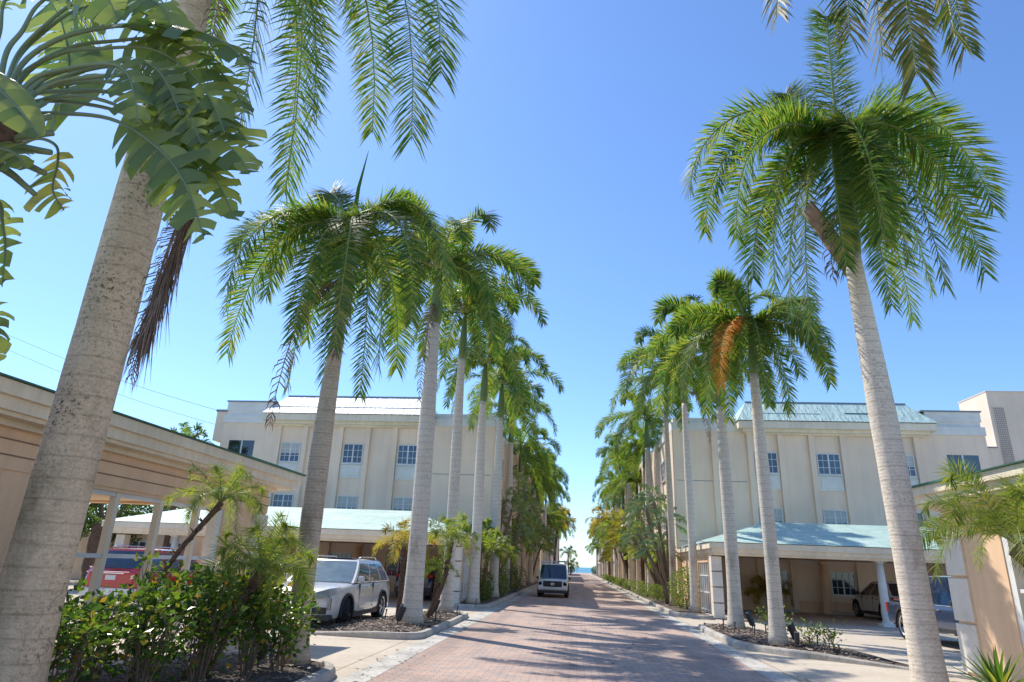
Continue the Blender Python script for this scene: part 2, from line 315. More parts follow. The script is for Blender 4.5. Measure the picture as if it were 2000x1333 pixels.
def smooth_path(pts, n):     # Catmull-Rom
    pts = [V(p) for p in pts]; P = [pts[0] * 2 - pts[1]] + pts + [pts[-1] * 2 - pts[-2]]; out = []
    for k in range(n + 1):
        u = k / n * (len(pts) - 1); i = min(int(u), len(pts) - 2); t = u - i; a, b, c, d = P[i:i + 4]
        out.append(.5 * ((2 * b) + (c - a) * t + (2 * a - 5 * b + 4 * c - d) * t * t + (3 * b - a - 3 * c + d) * t ** 3))
    return out

# ---------------------------------------------------------------- palms
def frond(mb, rnd, O, tip, rise=.6, pairs=90, leafL=.62, lw=.03, r0=.03, plum=.6, droop=.5, seg=2, s0=.10, mi=0, mr=1, out=.55, twist=None):
    if twist is None: twist = rnd.choice((-1, 1)) * rnd.uniform(.3, 1.5)
    O = V(O); tip = V(tip); h = V((tip.x - O.x, tip.y - O.y, 0)); d = h.length
    if d < .05: h = V((.05, 0, 0)); d = .05
    L = (tip - O).length
    P = (O, O + h * (out * .5) + V((0, 0, rise)), V((O.x + h.x * .95, O.y + h.y * .95, max(O.z, tip.z) + rise * .75 - .12 * (O.z - tip.z))), tip)
    side0 = V((-h.y, h.x, 0)).normalized()
    N = 12; pts = [bez(P, i / N) for i in range(N + 1)]
    mb.tube(pts, [r0 * (1 - .85 * i / N) for i in range(N + 1)], 5, mr, False)
    tot = sum((pts[i + 1] - pts[i]).length for i in range(N))
    for i in range(pairs):
        s = s0 + (1 - s0) * (i + rnd.random() * .6) / pairs
        if s > .995: s = .995
        p = bez(P, s); T = (bez(P, min(1, s + .01)) - bez(P, s - .01)).normalized()
        side = (side0 - T * side0.dot(T)).normalized(); nrm = side.cross(T).normalized()
        if nrm.z < 0: nrm = -nrm
        th = twist * s; side, nrm = side * cos(th) + nrm * sin(th), nrm * cos(th) - side * sin(th)
        prof = min(1, .5 + 3.5 * (s - s0)) * (1 - .42 * max(0, (s - .65) / .35) ** 2)
        for sg in (-1, 1):
            if rnd.random() < .04: continue
            a = rnd.uniform(-plum, plum * 1.15); fwd = .45 + .40 * s + .9 * max(0, s - .9) / .1 + rnd.uniform(-.12, .12)
            dr = (side * sg * cos(a) + nrm * (sin(a)) + T * fwd).normalized()
            l = leafL * prof * rnd.uniform(.82, 1.1); w_ = lw * rnd.uniform(.8, 1.15)
            wv = (T - dr * T.dot(dr)); wv = wv.normalized() * w_ if wv.length > 1e-4 else nrm * w_
            g = droop * rnd.uniform(.6, 1.3)
            if seg == 2:
                m1 = p + dr * l * .5; d2 = (dr + V((0, 0, -g))).normalized(); m2 = m1 + d2 * l * .5
                mb.add([p - wv * .3, p + wv * .3, m1 + wv * .5, m1 - wv * .5, m2], [(0, 1, 2, 3), (3, 2, 4)], mi)
            else:
                m2 = p + (dr + V((0, 0, -g * .5))).normalized() * l
                mb.add([p - wv * .5, p + wv * .5, m2], [(0, 1, 2)], mi)
def crown_mesh(rnd, C, tips, **k):
    mb = MB()
    for tp in tips:
        r = k.get('rise', .5); rz = tp[3] if len(tp) > 3 else None; tw_ = tp[4] if len(tp) > 4 else None; tp = tp[:3]
        kk = dict(k); kk['twist'] = tw_; kk['rise'] = r * rnd.uniform(.7, 1.35) * max(.12, min(1.35, 1.15 + tp[2] / 3.0)) if rz is None else rz; kk['leafL'] = k['leafL'] * rnd.uniform(.85, 1.08)
        frond(mb, rnd, V(C) + V((tp[0], tp[1], 0)).normalized() * .06, V(C) + V(tp), **kk)
    return mb
def random_tips(rnd, n, R, lo=-.85):
    out = []; a0 = rnd.random() * 6.3
    for i in range(n):
        f = (i + .5) / n; az = a0 + i * 2.39996 + rnd.uniform(-.15, .15)
        ang = rad(52 - 122 * f ** .8 + rnd.uniform(-9, 9)); ll = R * rnd.uniform(.88, 1.08) * (1 - .12 * abs(sin(ang))) * (1 - .38 * max(0, sin(ang)))
        out.append((cos(az) * cos(ang) * ll * 1.0 + cos(az) * .25 * R * max(0, -sin(ang)), sin(az) * cos(ang) * ll + sin(az) * .25 * R * max(0, -sin(ang)), sin(ang) * ll))
    return out
def trunk_mb(h, r, flare=1.35, bulge=.0, lean=(0, 0), n=20, rnd=None, wob=.0):
    pts = []; rr = []; N = 34
    for i in range(N + 1):
        t = i / N; z = h * t; k = 1 + (flare - 1) * math.exp(-z / .25) + (.22 * math.exp(-z / 1.1)) + bulge * math.exp(-((t - .45) / .25) ** 2)
        k *= 1 - .30 * max(0, (t - .6) / .4) ** 1.3
        if rnd and wob: k *= 1 + rnd.uniform(-wob, wob)
        pts.append((lean[0] * t + (.015 * sin(5 * t + (lean[0] * 40))), lean[1] * t, z)); rr.append(r * k)
    mb = MB(); mb.tube(pts, rr, n); return mb
def palm(label, X, Y, zt, zc, r, tips, trunk='trunk_grey', seed=1, group=None, name='royal_palm', spear=None, dry=(), husk=False, base=.12, flare=1.35, bulge=.05, lean=(0, 0), orange=(), leaf='palm_leaf', n=20, **k):
    rnd = random.Random(seed); t = thing(name, label, 'palm tree', (X, Y, base), 0, group)
    zt -= base; zc -= base
    trunk_mb(zt, r, flare, bulge, lean, n=n, rnd=rnd, wob=.006).build('trunk', trunk, t, True)
    cs = MB(); L = zc - zt; lx, ly = lean
    cs.tube([(lx, ly, zt - .02), (lx, ly, zt + .12 * L), (lx, ly, zt + .45 * L), (lx, ly, zt + .8 * L), (lx, ly, zc + .05)], [r * .70, r * .86, r * .74, r * .5, r * .3], 14)
    cs.build('crownshaft', 'crownshaft', t, True)
    C = (lx, ly, zc)
    crown_mesh(rnd, C, tips, **k).build('crown', [leaf, 'rachis'], t)
    if spear:
        mb = MB(); mb.tube([C, V(C) + V((.02, 0, spear * .5)), V(C) + V((.1, .05, spear))], [.05, .035, .004], 6); mb.build('spear_leaf', 'palm_leaf', t)
    for d in dry:
        mb = MB(); frond(mb, rnd, V((lx, ly, zt + .3 * L)), V((lx, ly, zt + .3 * L)) + V(d), rise=.15, pairs=60, leafL=.34, lw=.025, r0=.03, plum=1.2, droop=3.5, s0=.2)
        mb.build('dry_frond', ['frond_dry', 'husk'], t)
    for d in orange:
        mb = MB(); frond(mb, rnd, V(C) - V((0, 0, .15)), V(C) + V(d), rise=.35, pairs=150, leafL=.5, lw=.03, r0=.03, plum=.5, droop=.7, s0=.12, twist=.3)
        mb.build('orange_frond', ['frond_orange', 'rachis'], t, label='orange dying frond hanging in the crown')
    if husk:
        mb = MB(); rows = []
        for i in range(9):
            u = i / 8; rows.append([(lx + (-.10 - .52 * u ** 1.2) + .0 * j, ly - r * .55 + (j - 3) * (.055 + .02 * sin(u * 3)), zt - .35 + 1.15 * u + .05 * math.cos((j - 3) * .6) * 3 * (1 - u)) for j in range(7)])
        mb.grid(rows); o = mb.build('leaf_sheath', 'husk', t, True, label='brown split leaf sheath peeling off the trunk top'); sm = o.modifiers.new('s', 'SOLIDIFY'); sm.thickness = .03
    return t

# ---------------------------------------------------------------- ground, road, kerbs
def sheet(name, pts, z, mat, label=None, kind='structure'):
    mb = MB(); mb.add([(x, y, z) for x, y in pts], [tuple(range(len(pts)))]); return mb.build(name, mat, kind=kind)
sheet('ground', [(-400, -60), (400, -60), (400, 206), (-400, 206)], -.03, 'soil')
sheet('driveway', [(-30, -12), (30, -12), (30, 34.5), (-30, 34.5)], -.004, 'concrete')
sheet('beach', [(-500, 206), (500, 206), (500, 245), (-500, 245)], -.25, 'sand')
sheet('sea', [(-22000, 240), (22000, 240), (22000, 22000), (-22000, 22000)], -1.4, 'sea')
XL, XR = -2.87, 3.10
sheet('road', [(XL, -12), (XR, -12), (XR, 206), (XL, 206)], .004, 'brick_pavers')
mb = MB()
for a, b in ((XL - .40, XL), (XR, XR + .40)): mb.add([(a, -12, .008), (b, -12, .008), (b, 206, .008), (a, 206, .008)], [(0, 1, 2, 3)])
mb.build('gutter', 'gutter', kind='structure')

def inset(pts, d):
    n = len(pts); out = []
    A = sum(pts[i][0] * pts[(i + 1) % n][1] - pts[(i + 1) % n][0] * pts[i][1] for i in range(n))
    sg = 1 if A > 0 else -1
    for i in range(n):
        p0, p1, p2 = V((*pts[i - 1], 0)), V((*pts[i], 0)), V((*pts[(i + 1) % n], 0))
        n1 = V((-(p1 - p0).y, (p1 - p0).x, 0)).normalized() * sg; n2 = V((-(p2 - p1).y, (p2 - p1).x, 0)).normalized() * sg
        b = (n1 + n2).normalized(); k = d / max(.45, b.dot(n1)); q = p1 + b * k; out.append((q.x, q.y))
    return out
def chaikin(pts, it=2):
    for _ in range(it):
        out = []
        for i in range(len(pts)):
            a, b = pts[i], pts[(i + 1) % len(pts)]
            out += [(a[0] * .75 + b[0] * .25, a[1] * .75 + b[1] * .25), (a[0] * .25 + b[0] * .75, a[1] * .25 + b[1] * .75)]
        pts = out
    return pts
def inside(pt, poly):
    x, y = pt; c = False; n = len(poly)
    for i in range(n):
        (x1, y1), (x2, y2) = poly[i], poly[(i + 1) % n]
        if (y1 > y) != (y2 > y) and x < (x2 - x1) * (y - y1) / (y2 - y1) + x1: c = not c
    return c
CHIPS = MB(); crnd = random.Random(5)
def island(pts, label, chips=0, hk=.13, dome=.06, kerb=.16, tips=()):
    out = chaikin(pts, 2); inn = inset(out, kerb); n = len(out); mb = MB()
    def hh(x, y):      # the kerb sinks to nothing at the pointed ends
        f = 1
        for tx, ty, tr in tips: f = min(f, max(.06, min(1, math.hypot(x - tx, y - ty) / tr)))
        return f
    mid = [((a[0] * .8 + b[0] * .2), (a[1] * .8 + b[1] * .2)) for a, b in zip(out, inn)]
    R = [[(x, y, -.002) for x, y in out], [(x, y, hk * .75 * hh(x, y)) for x, y in [((a[0] * .93 + b[0] * .07), (a[1] * .93 + b[1] * .07)) for a, b in zip(out, inn)]], [(x, y, hk * hh(x, y)) for x, y in mid], [(x, y, hk * hh(x, y)) for x, y in inn], [(x, y, hk * hh(x, y) - .06) for x, y in inset(inn, .004)]]
    mb.grid([r + [r[0]] for r in R]); k = mb.build('kerb', 'kerb', kind='structure', smooth=False)
    # mulch surface
    mb = MB(); cx = sum(p[0] for p in inn) / n; cy = sum(p[1] for p in inn) / n; rr = random.Random(len(pts) * 7)
    rows = []
    for q in range(6):
        f = q / 5; rows.append([(x * (1 - f) + cx * f, y * (1 - f) + cy * f, (hk - .015) * hh(x * (1 - f) + cx * f, y * (1 - f) + cy * f) + dome * (1 - (1 - f) ** 2) + (rr.uniform(-.012, .012) if q else 0)) for x, y in inn])
    mb.grid([r + [r[0]] for r in rows]); mb.build('mulch_bed', 'mulch', kind='structure', smooth=True)
    x0, x1 = min(p[0] for p in inn), max(p[0] for p in inn); y0, y1 = min(p[1] for p in inn), max(p[1] for p in inn); c = 0; tries = 0
    while c < chips and tries < chips * 6:
        tries += 1; x = crnd.uniform(x0, x1); y = crnd.uniform(y0, y1)
        if not inside((x, y), inn): continue
        c += 1; e_ = min(math.hypot(x - a, y - b) for a, b in inn); z = hk * hh(x, y) + dome * min(1, e_ / .6) * .9 + crnd.uniform(-.015, .02); a = crnd.random() * 6.3; l = crnd.uniform(.015, .05); w_ = l * crnd.uniform(.25, .6)
        u = V((cos(a), sin(a), crnd.uniform(-.35, .35))) * l; v = V((-sin(a), cos(a), crnd.uniform(-.4, .4))) * w_; p = V((x, y, z))
        CHIPS.add([p - u - v * .6, p + u - v, p + u * .8 + v, p - u + v], [(0, 1, 2, 3)])
island([(-6.6, -2), (XL - .42, -2), (XL - .42, 9.4), (-3.5, 10.35), (-4.3, 10.75), (-6.6, 10.9)], 'near left', 3200, dome=.09)
island([(-6.7, 15.0), (-6.5, 14.95), (-5.0, 14.85), (-3.9, 14.75), (-3.35, 15.0), (XL - .42, 15.6), (XL - .42, 21.5), (-3.6, 22.5), (-4.4, 22.7), (-5.0, 20.8), (-5.4, 17.5), (-6.3, 15.25)], 'left', 2900, tips=((-6.6, 15, 2.2), (-3.9, 22.8, 1.2)))
island([(-4.95, 26.0), (-3.8, 25.75), (-3.35, 26.2), (XL - .42, 27), (XL - .42, 204), (-4.6, 204), (-4.6, 34.2), (-4.9, 34.0)], 'far left', 1500)
island([(XR + .44, 22.2), (XR + .42, 17.4), (3.75, 16.2), (4.5, 15.35), (5.5, 14.7), (6.6, 14.0), (6.75, 14.0), (5.9, 15.6), (5.25, 19), (5.2, 21.0), (4.3, 22.4)], 'right', 2900, tips=((6.7, 14, 2.2), (4.3, 22.6, 1.2)))
island([(XR + .42, 204), (XR + .42, 28.2), (3.7, 26.8), (4.3, 25.9), (4.95, 25.6), (5.0, 27), (5.0, 33.9), (5.0, 204)], 'far right', 1500)
island([(XR + .42, 7.5), (XR + .42, -2), (6.98, -2), (6.98, 11.6), (5.9, 11.5), (4.6, 9.6)], 'near right', 1200)
CHIPS.build('bark_chips', 'bark_chip', kind='stuff')

# ---------------------------------------------------------------- buildings
def window(parent, x, y, z0, w_, h, nx=4, ny=3, face=-1, axis='y', panel=True):
    """white framed pane window in a wall that faces -y (or -x / +x): frame is the part, glass its sub-part"""
    f = MB(); t = .05; d0, d1 = .0, .055
    def bx(m, a0, z0_, a1, z1_, p0, p1):
        if axis == 'y': m.box(a0, y - p0, z0_, a1, y - p1, z1_)
        else: m.box(x + face * p0, a0, z0_, x + face * p1, a1, z1_)
    c = x if axis == 'y' else y
    if axis != 'y': c = y
    a0, a1 = c - w_ / 2, c + w_ / 2
    for q in ((a0, z0, a0 + t, z0 + h), (a1 - t, z0, a1, z0 + h), (a0 + t, z0, a1 - t, z0 + t), (a0 + t, z0 + h - t, a1 - t, z0 + h)): bx(f, *q, .004, .06)
    for i in range(1, nx):
        q = a0 + w_ * i / nx; tt = .035 if i * 2 == nx else .011; bx(f, q - tt, z0 + t, q + tt, z0 + h - t, .006, .035)
    for j in range(1, ny): q = z0 + h * j / ny; bx(f, a0 + t, q - .012, a1 - t, q + .012, .006, .038)
    fo = f.build('window', 'trim_white', parent)
    g = MB(); bx(g, a0 + .01, z0 + .01, a1 - .01, z0 + h - .01, .002, .012); g.build('pane', 'window_glass', fo)
    sl_ = MB(); bx(sl_, a0 - .06, z0 - .05, a1 + .06, z0 - .002, .0, .10); sl_.build('sill', 'trim_white', fo)
    if (int(abs(c) * 7 + z0 * 5)) % 3 == 0: bl = MB(); bx(bl, a0 + .04, z0 + h * .45, a1 - .04, z0 + h - .04, .0125, .0135); bl.build('blind', 'blind', fo)
    return fo
def hip_roof(mb, x0, x1, y0, y1, ze, xr0, xr1, yr, zr, mi=0):
    a = [(x0, y0, ze), (x1, y0, ze), (x1, y1, ze), (x0, y1, ze), (xr0, yr, zr), (xr1, yr, zr)]
    mb.add(a, [(0, 1, 5, 4), (1, 2, 5), (2, 3, 4, 5), (3, 0, 4)], mi)
def building(side):
    mx = (lambda x: x) if side > 0 else (lambda x: .45 - x)
    lab = 'three storey beige apartment building with aqua sheet roof, right of the brick road' if side > 0 else 'three storey beige apartment building with sheet roof painted glare-white, left of the brick road'
    B = thing('apartment_building', lab, 'building', (0, 0, 0), 0)
    Y = 34.0
    w_ = MB(); w_.box(mx(4.92), Y, 0, mx(20.17), 62, 8.78); w_.box(mx(4.95), 62, 0, mx(16), 76, 8.6)
    # pilasters on the front, stucco joints
    for c in (9.5, 12.53, 16.05, 6.2):
        for e in (-.76, .76):
            if c == 6.2 and e < 0: continue
            w_.box(mx(c + e - .13), Y - .16, 0, mx(c + e + .13), Y + .02, 8.56)
    w_.build('wall', 'stucco_wall', B)
    # warm painted side facing the road, with piers and recesses
    sx = 4.92
    for y0, y1, pr in ((34.02, 36.2, .05), (40.2, 43.2, .12), (47, 48.2, .3), (52, 55.5, .12), (60, 61.2, .3)):
        s = MB(); s.box(mx(sx - pr), y0, .02, mx(sx + .1), y1, 8.76); s.build('side_pier', 'stucco_cream', B)
    # upper band, parapet and cap
    b = MB(); b.box(mx(4.86), Y - .07, 8.52, mx(20.2), 62, 8.95); b.build('trim_band', 'trim_blue', B)
    p = MB(); p.box(mx(4.96), Y + .06, 8.95, mx(20.08), 61.8, 9.22); p.box(mx(17.5), Y + .02, 9.22, mx(20.14), 61.8, 9.72); p.build('parapet', 'trim_blue', B)
    c = MB(); c.box(mx(17.3), Y - .04, 9.72, mx(20.2), 61.9, 9.79); c.build('parapet_cap', 'grey_cap', B)
    # eave with fascia, soffit and sloped roof
    e = MB(); e.box(mx(8.15), 33.40, 8.62, mx(17.66), 34.3, 8.97); e.box(mx(8.4), 33.62, 8.46, mx(17.4), 34.2, 8.62); e.box(mx(8.55), 33.8, 8.36, mx(17.25), 34.1, 8.46)
    e.build('eave', 'trim_cream', B)
    r = MB(); hip_roof(r, min(mx(8.1), mx(17.72)), max(mx(8.1), mx(17.72)), 33.34, 40.5, 9.0, min(mx(8.93), mx(17.03)), max(mx(8.93), mx(17.03)), 34.85, 10.28)
    ro = r.build('roof', 'membrane_aqua' if side > 0 else 'membrane_white_glare', B)  # left: same aqua sheet, its sun glare painted in as white
    rc = MB(); rc.tube([(mx(8.9), 34.85, 10.30), (mx(17.05), 34.85, 10.30)], .05, 6); rc.build('ridge_cap', 'grey_cap', ro)
    if side > 0:
        ex = MB(); ex.box(13.6, 33.95, 9.56, 15.3, 34.0, 9.58); ex.box(9.4, 33.9, 9.48, 12.4, 33.93, 9.5); ex.build('batten', 'green_edge', ro)
    else:
        ex = MB(); ex.box(mx(8.5), 33.86, 9.46, mx(17.3), 33.9, 9.48); ex.build('batten', 'grey_cap', ro)
    # windows of three floors, blue-white panels below
    for c in (9.5, 12.53, 16.05):
        for z0, h in ((6.41, 1.07), (3.62, 1.1), (.8, 1.06)):
            window(B, mx(c), Y - .001, z0, 1.12, h)
        pn = MB(); pn.box(mx(c - .6), Y - .05, 5.62, mx(c + .6), Y, 6.36); pn.box(mx(c - .48), Y - .075, 5.76, mx(c + .48), Y - .05, 6.2); pn.box(mx(c - .62), Y - .1, 6.36, mx(c + .62), Y, 6.40)
        pn.build('window_panel', 'trim_blue', B)
    # dark corner opening of the wing
    o = MB(); o.box(mx(18.2), Y - .012, 6.3, mx(19.66), Y, 7.54); oo = o.build('window', 'glass_dark', B, label='wide dark corner window')
    o = MB(); o.box(mx(18.86), Y - .05, 6.3, mx(18.93), Y - .013, 7.54); o.box(mx(18.2), Y - .05, 6.24, mx(19.66), Y - .013, 6.3); o.build('frame', 'trim_white', oo)
    # downpipe and joint
    for zz in (5.96, 3.0): j = MB(); j.box(mx(5.0), Y - .008, zz, mx(8.5), Y, zz + .03); j.build('stucco_joint', 'grey_cap', B)
    if side < 0:
        lw_ = MB(); lw_.box(-28, 34.3, 0, -19.72, 34.6, 2.5); lw_.build('garden_wall', 'stucco_peach', B)
        for c in (-21.2, -23.4): window(B, c, 34.298, .75, 1.5, 1.3)
        bx = MB(); bx.box(-20.35, 34.2, 7.55, -19.7, 36.5, 9.18); bx.build('roof_box', 'stucco_wall', B)
        bc = MB(); bc.box(-20.4, 34.15, 9.18, -19.7, 36.5, 9.3); bc.build('roof_box_cap', 'grey_cap', B)
    for y0 in (38.2, 45.2, 50.2, 57.7):
        for z0 in (.9, 3.7, 6.4): window(B, mx(sx) - (.0 if side > 0 else 0), y0, z0, 1.3, 1.1, 4, 3, face=-1 if side > 0 else 1, axis='x')
    # second roof edge along the road
    e2 = MB(); e2.box(mx(4.6), 44, 8.62, mx(5.2), 60, 8.95) ; e2.build('side_eave', 'trim_cream', B)
    return B
building(1); building(-1)
for i, (s, y0, y1, h, lab) in enumerate(((1, 84, 128, 8.9, 'second beige apartment block down the right side of the road'), (-1, 82, 126, 8.7, 'second beige apartment block down the left side of the road'),
                          (1, 136, 184, 8.8, 'farthest apartment block on the right, nearest the sea'), (-1, 134, 176, 8.5, 'farthest apartment block on the left, nearest the sea'))):
    mx = (lambda x: x) if s > 0 else (lambda x: .45 - x)
    B = thing('apartment_building', lab, 'building'); m = MB(); m.box(mx(5.3), y0, 0, mx(18), y1, h); m.build('wall', 'stucco_cream', B)
    for y in range(int(y0) + 2, int(y1) - 2, 7): m = MB(); m.box(mx(4.95), y, 0, mx(5.3), y + 1.6, h - .02); m.build('pier', 'trim_white', B)
    m = MB(); m.box(mx(5.0), y0 - .3, h, mx(18.3), y1 + .3, h + .4); m.box(mx(4.8), y0 + 3, 2.5, mx(5.3), y1 - 3, 2.85); m.build('cornice', 'trim_white', B)
    for y in range(int(y0) + 5, int(y1) - 3, 7):
        for z in (.9, 3.7, 6.3): window(B, mx(5.3), y + .8, z, 1.6, 1.2, 2, 2, face=-s, axis='x')
M['grille_grey'] = plain('grille_grey', (.36, .31, .27), .9)
# stair tower behind the right building
B = thing('stair_tower', 'tall beige tower with a long block grille, behind the far right end of the building', 'tower')
m = MB(); m.box(24.25, 40, 0, 26.4, 42.9, 12.42); m.build('wall', 'stucco_wall', B); m = MB(); m.box(24.22, 39.97, 12.42, 26.43, 42.93, 12.47); m.build('cap', 'stucco_cream', B)
m = MB(); m.box(24.45, 39.95, 6, 25.05, 39.998, 11.5); g = m.build('grille', 'stucco_cream', B); m = MB()
for i in range(6):
    for k in range(48): x = 24.47 + i * .097; z = 6.05 + k * .113; m.box(x, 39.942, z, x + .07, 39.949, z + .08)
m.build('grille_hole', 'grille_grey', g)
m = MB(); m.box(20.6, 40, 7.75, 24.25, 42, 9.05); m.build('bridge', 'stucco_wall', B); m = MB(); m.box(20.6, 39.96, 9.05, 24.25, 42, 9.12); m.build('bridge_cap', 'grey_cap', B)

# carports with a hipped sheet roof in front of each building
def column(parent, x, y, h=2.26, mat='trim_white', r=.15):
    m = MB(); m.tube([(x, y, .16), (x, y, .2), (x, y, 1.2), (x, y, h - .12)], [r, r, r * .97, r * .8], 20); c = m.build('column', mat, parent, True)
    b = MB(); b.box(x - .24, y - .24, 0, x + .24, y + .24, .1); b.tube([(x, y, .1), (x, y, .17)], r * 1.25, 20); b.build('base', mat, c); b = MB(); b.tube([(x, y, h - .12), (x, y, h - .07)], r * .95, 20); b.box(x - .19, y - .19, h - .07, x + .19, y + .19, h)
    b.build('capital', mat, c)
def gate(parent, x, y0, y1, ztop, n=5):
    g = MB()
    for i in range(n + 1): y = y0 + (y1 - y0) * i / n; g.box(x - .025, y - .025, .1, x + .025, y + .025, ztop)
    for z in (.2, .85, 1.48): g.box(x - .032, y0 - .02, z - .022, x + .032, y1 + .02, z + .022)
    g.build('trellis', 'trim_white', parent)
def carport(side):
    mx = (lambda x: x) if side > 0 else (lambda x: .5 - x)
    C = thing('carport', 'open carport with aqua hipped roof and white columns over the parked white car' if side > 0 else 'open carport with pale hipped roof behind the white suv', 'carport')
    XE = 19.8
    f = MB()   # stepped fascia
    f.box(mx(4.86), 25.62, 2.45, mx(XE), 25.72, 2.66); f.box(mx(4.96), 25.72, 2.30, mx(XE - .1), 25.84, 2.45); f.box(mx(5.04), 25.84, 2.22, mx(XE - .18), 26.42, 2.34)
    f.box(mx(4.86), 25.72, 2.45, mx(4.96), 33.9, 2.66); f.box(mx(4.97), 25.84, 2.30, mx(5.06), 33.9, 2.45); f.box(mx(5.06), 26.42, 2.22, mx(5.42), 33.9, 2.34)
    f.box(mx(XE), 25.72, 2.45, mx(XE - .1), 33.9, 2.66)
    f.build('fascia', 'trim_cream', C)
    ce = MB(); ce.box(mx(5.42), 26.42, 2.32, mx(XE - .2), 33.83, 2.36); ce.build('ceiling', 'stucco_peach', C)
    r = MB(); hip_roof(r, min(mx(4.82), mx(XE + .04)), max(mx(4.82), mx(XE + .04)), 25.58, 33.8, 2.68, min(mx(7.98), mx(17.4)), max(mx(7.98), mx(17.4)), 29.5, 3.72)
    ro = r.build('roof', 'roof_sheet', C)
    # corner pier of pale blocks, peach wall behind it
    st = MB()
    for k in range(4): st.box(mx(5.0), 26.22, .02 + k * .55, mx(5.38), 26.6, .53 + k * .55)
    st.build('block_pier', 'stone_white', C)
    pw = MB(); pw.box(mx(5.06), 26.6, 0, mx(5.3), 27.25, 2.22); pw.box(mx(5.08), 29.6, 0, mx(5.3), 33.9, 2.22); pw.box(mx(5.1), 27.25, 1.98, mx(5.28), 29.6, 2.22); pw.build('side_wall', 'stucco_peach', C)
    gate(C, mx(5.16), 27.3, 29.55, 1.98)
    for x in ((11.05, 16.9)): column(C, mx(x), 26.3)
    for x in ((11.45, 17.2)): column(C, mx(x), 33.3, mat='stucco_peach', r=.19)
    st = MB()
    for k in range(4): st.box(mx(XE - .7), 26.22, .02 + k * .55, mx(XE - .32), 26.6, .53 + k * .55)
    st.build('block_pier', 'stone_white', C)
    ss = MB()   # peach lower wall panel and wheel stops
    ss.box(mx(5.32), 33.88, 0, mx(XE), 33.99, .5); ss.build('wall_base', 'stucco_peach', C)
    for x in (9.6, 12.1, 14.2):
        s = MB(); s.box(mx(x - .5), 33.0, 0, mx(x + .5), 33.18, .13); s.build('wheel_stop', 'kerb', C, bevel=.02)
    for yy in (26.4, 30.4): fx = MB(); fx.tube([(mx(4.9), yy, 2.68), (mx(4.62), yy, 2.72), (mx(4.62), yy, 2.64)], .02, 6); fx.tube([(mx(4.62), yy, 2.66), (mx(4.62), yy, 2.55)], [.03, .06], 8); fx.build('floodlight', 'trim_white', C)
carport(1); carport(-1)

M['groove'] = plain('groove', (.30, .19, .12), .9)
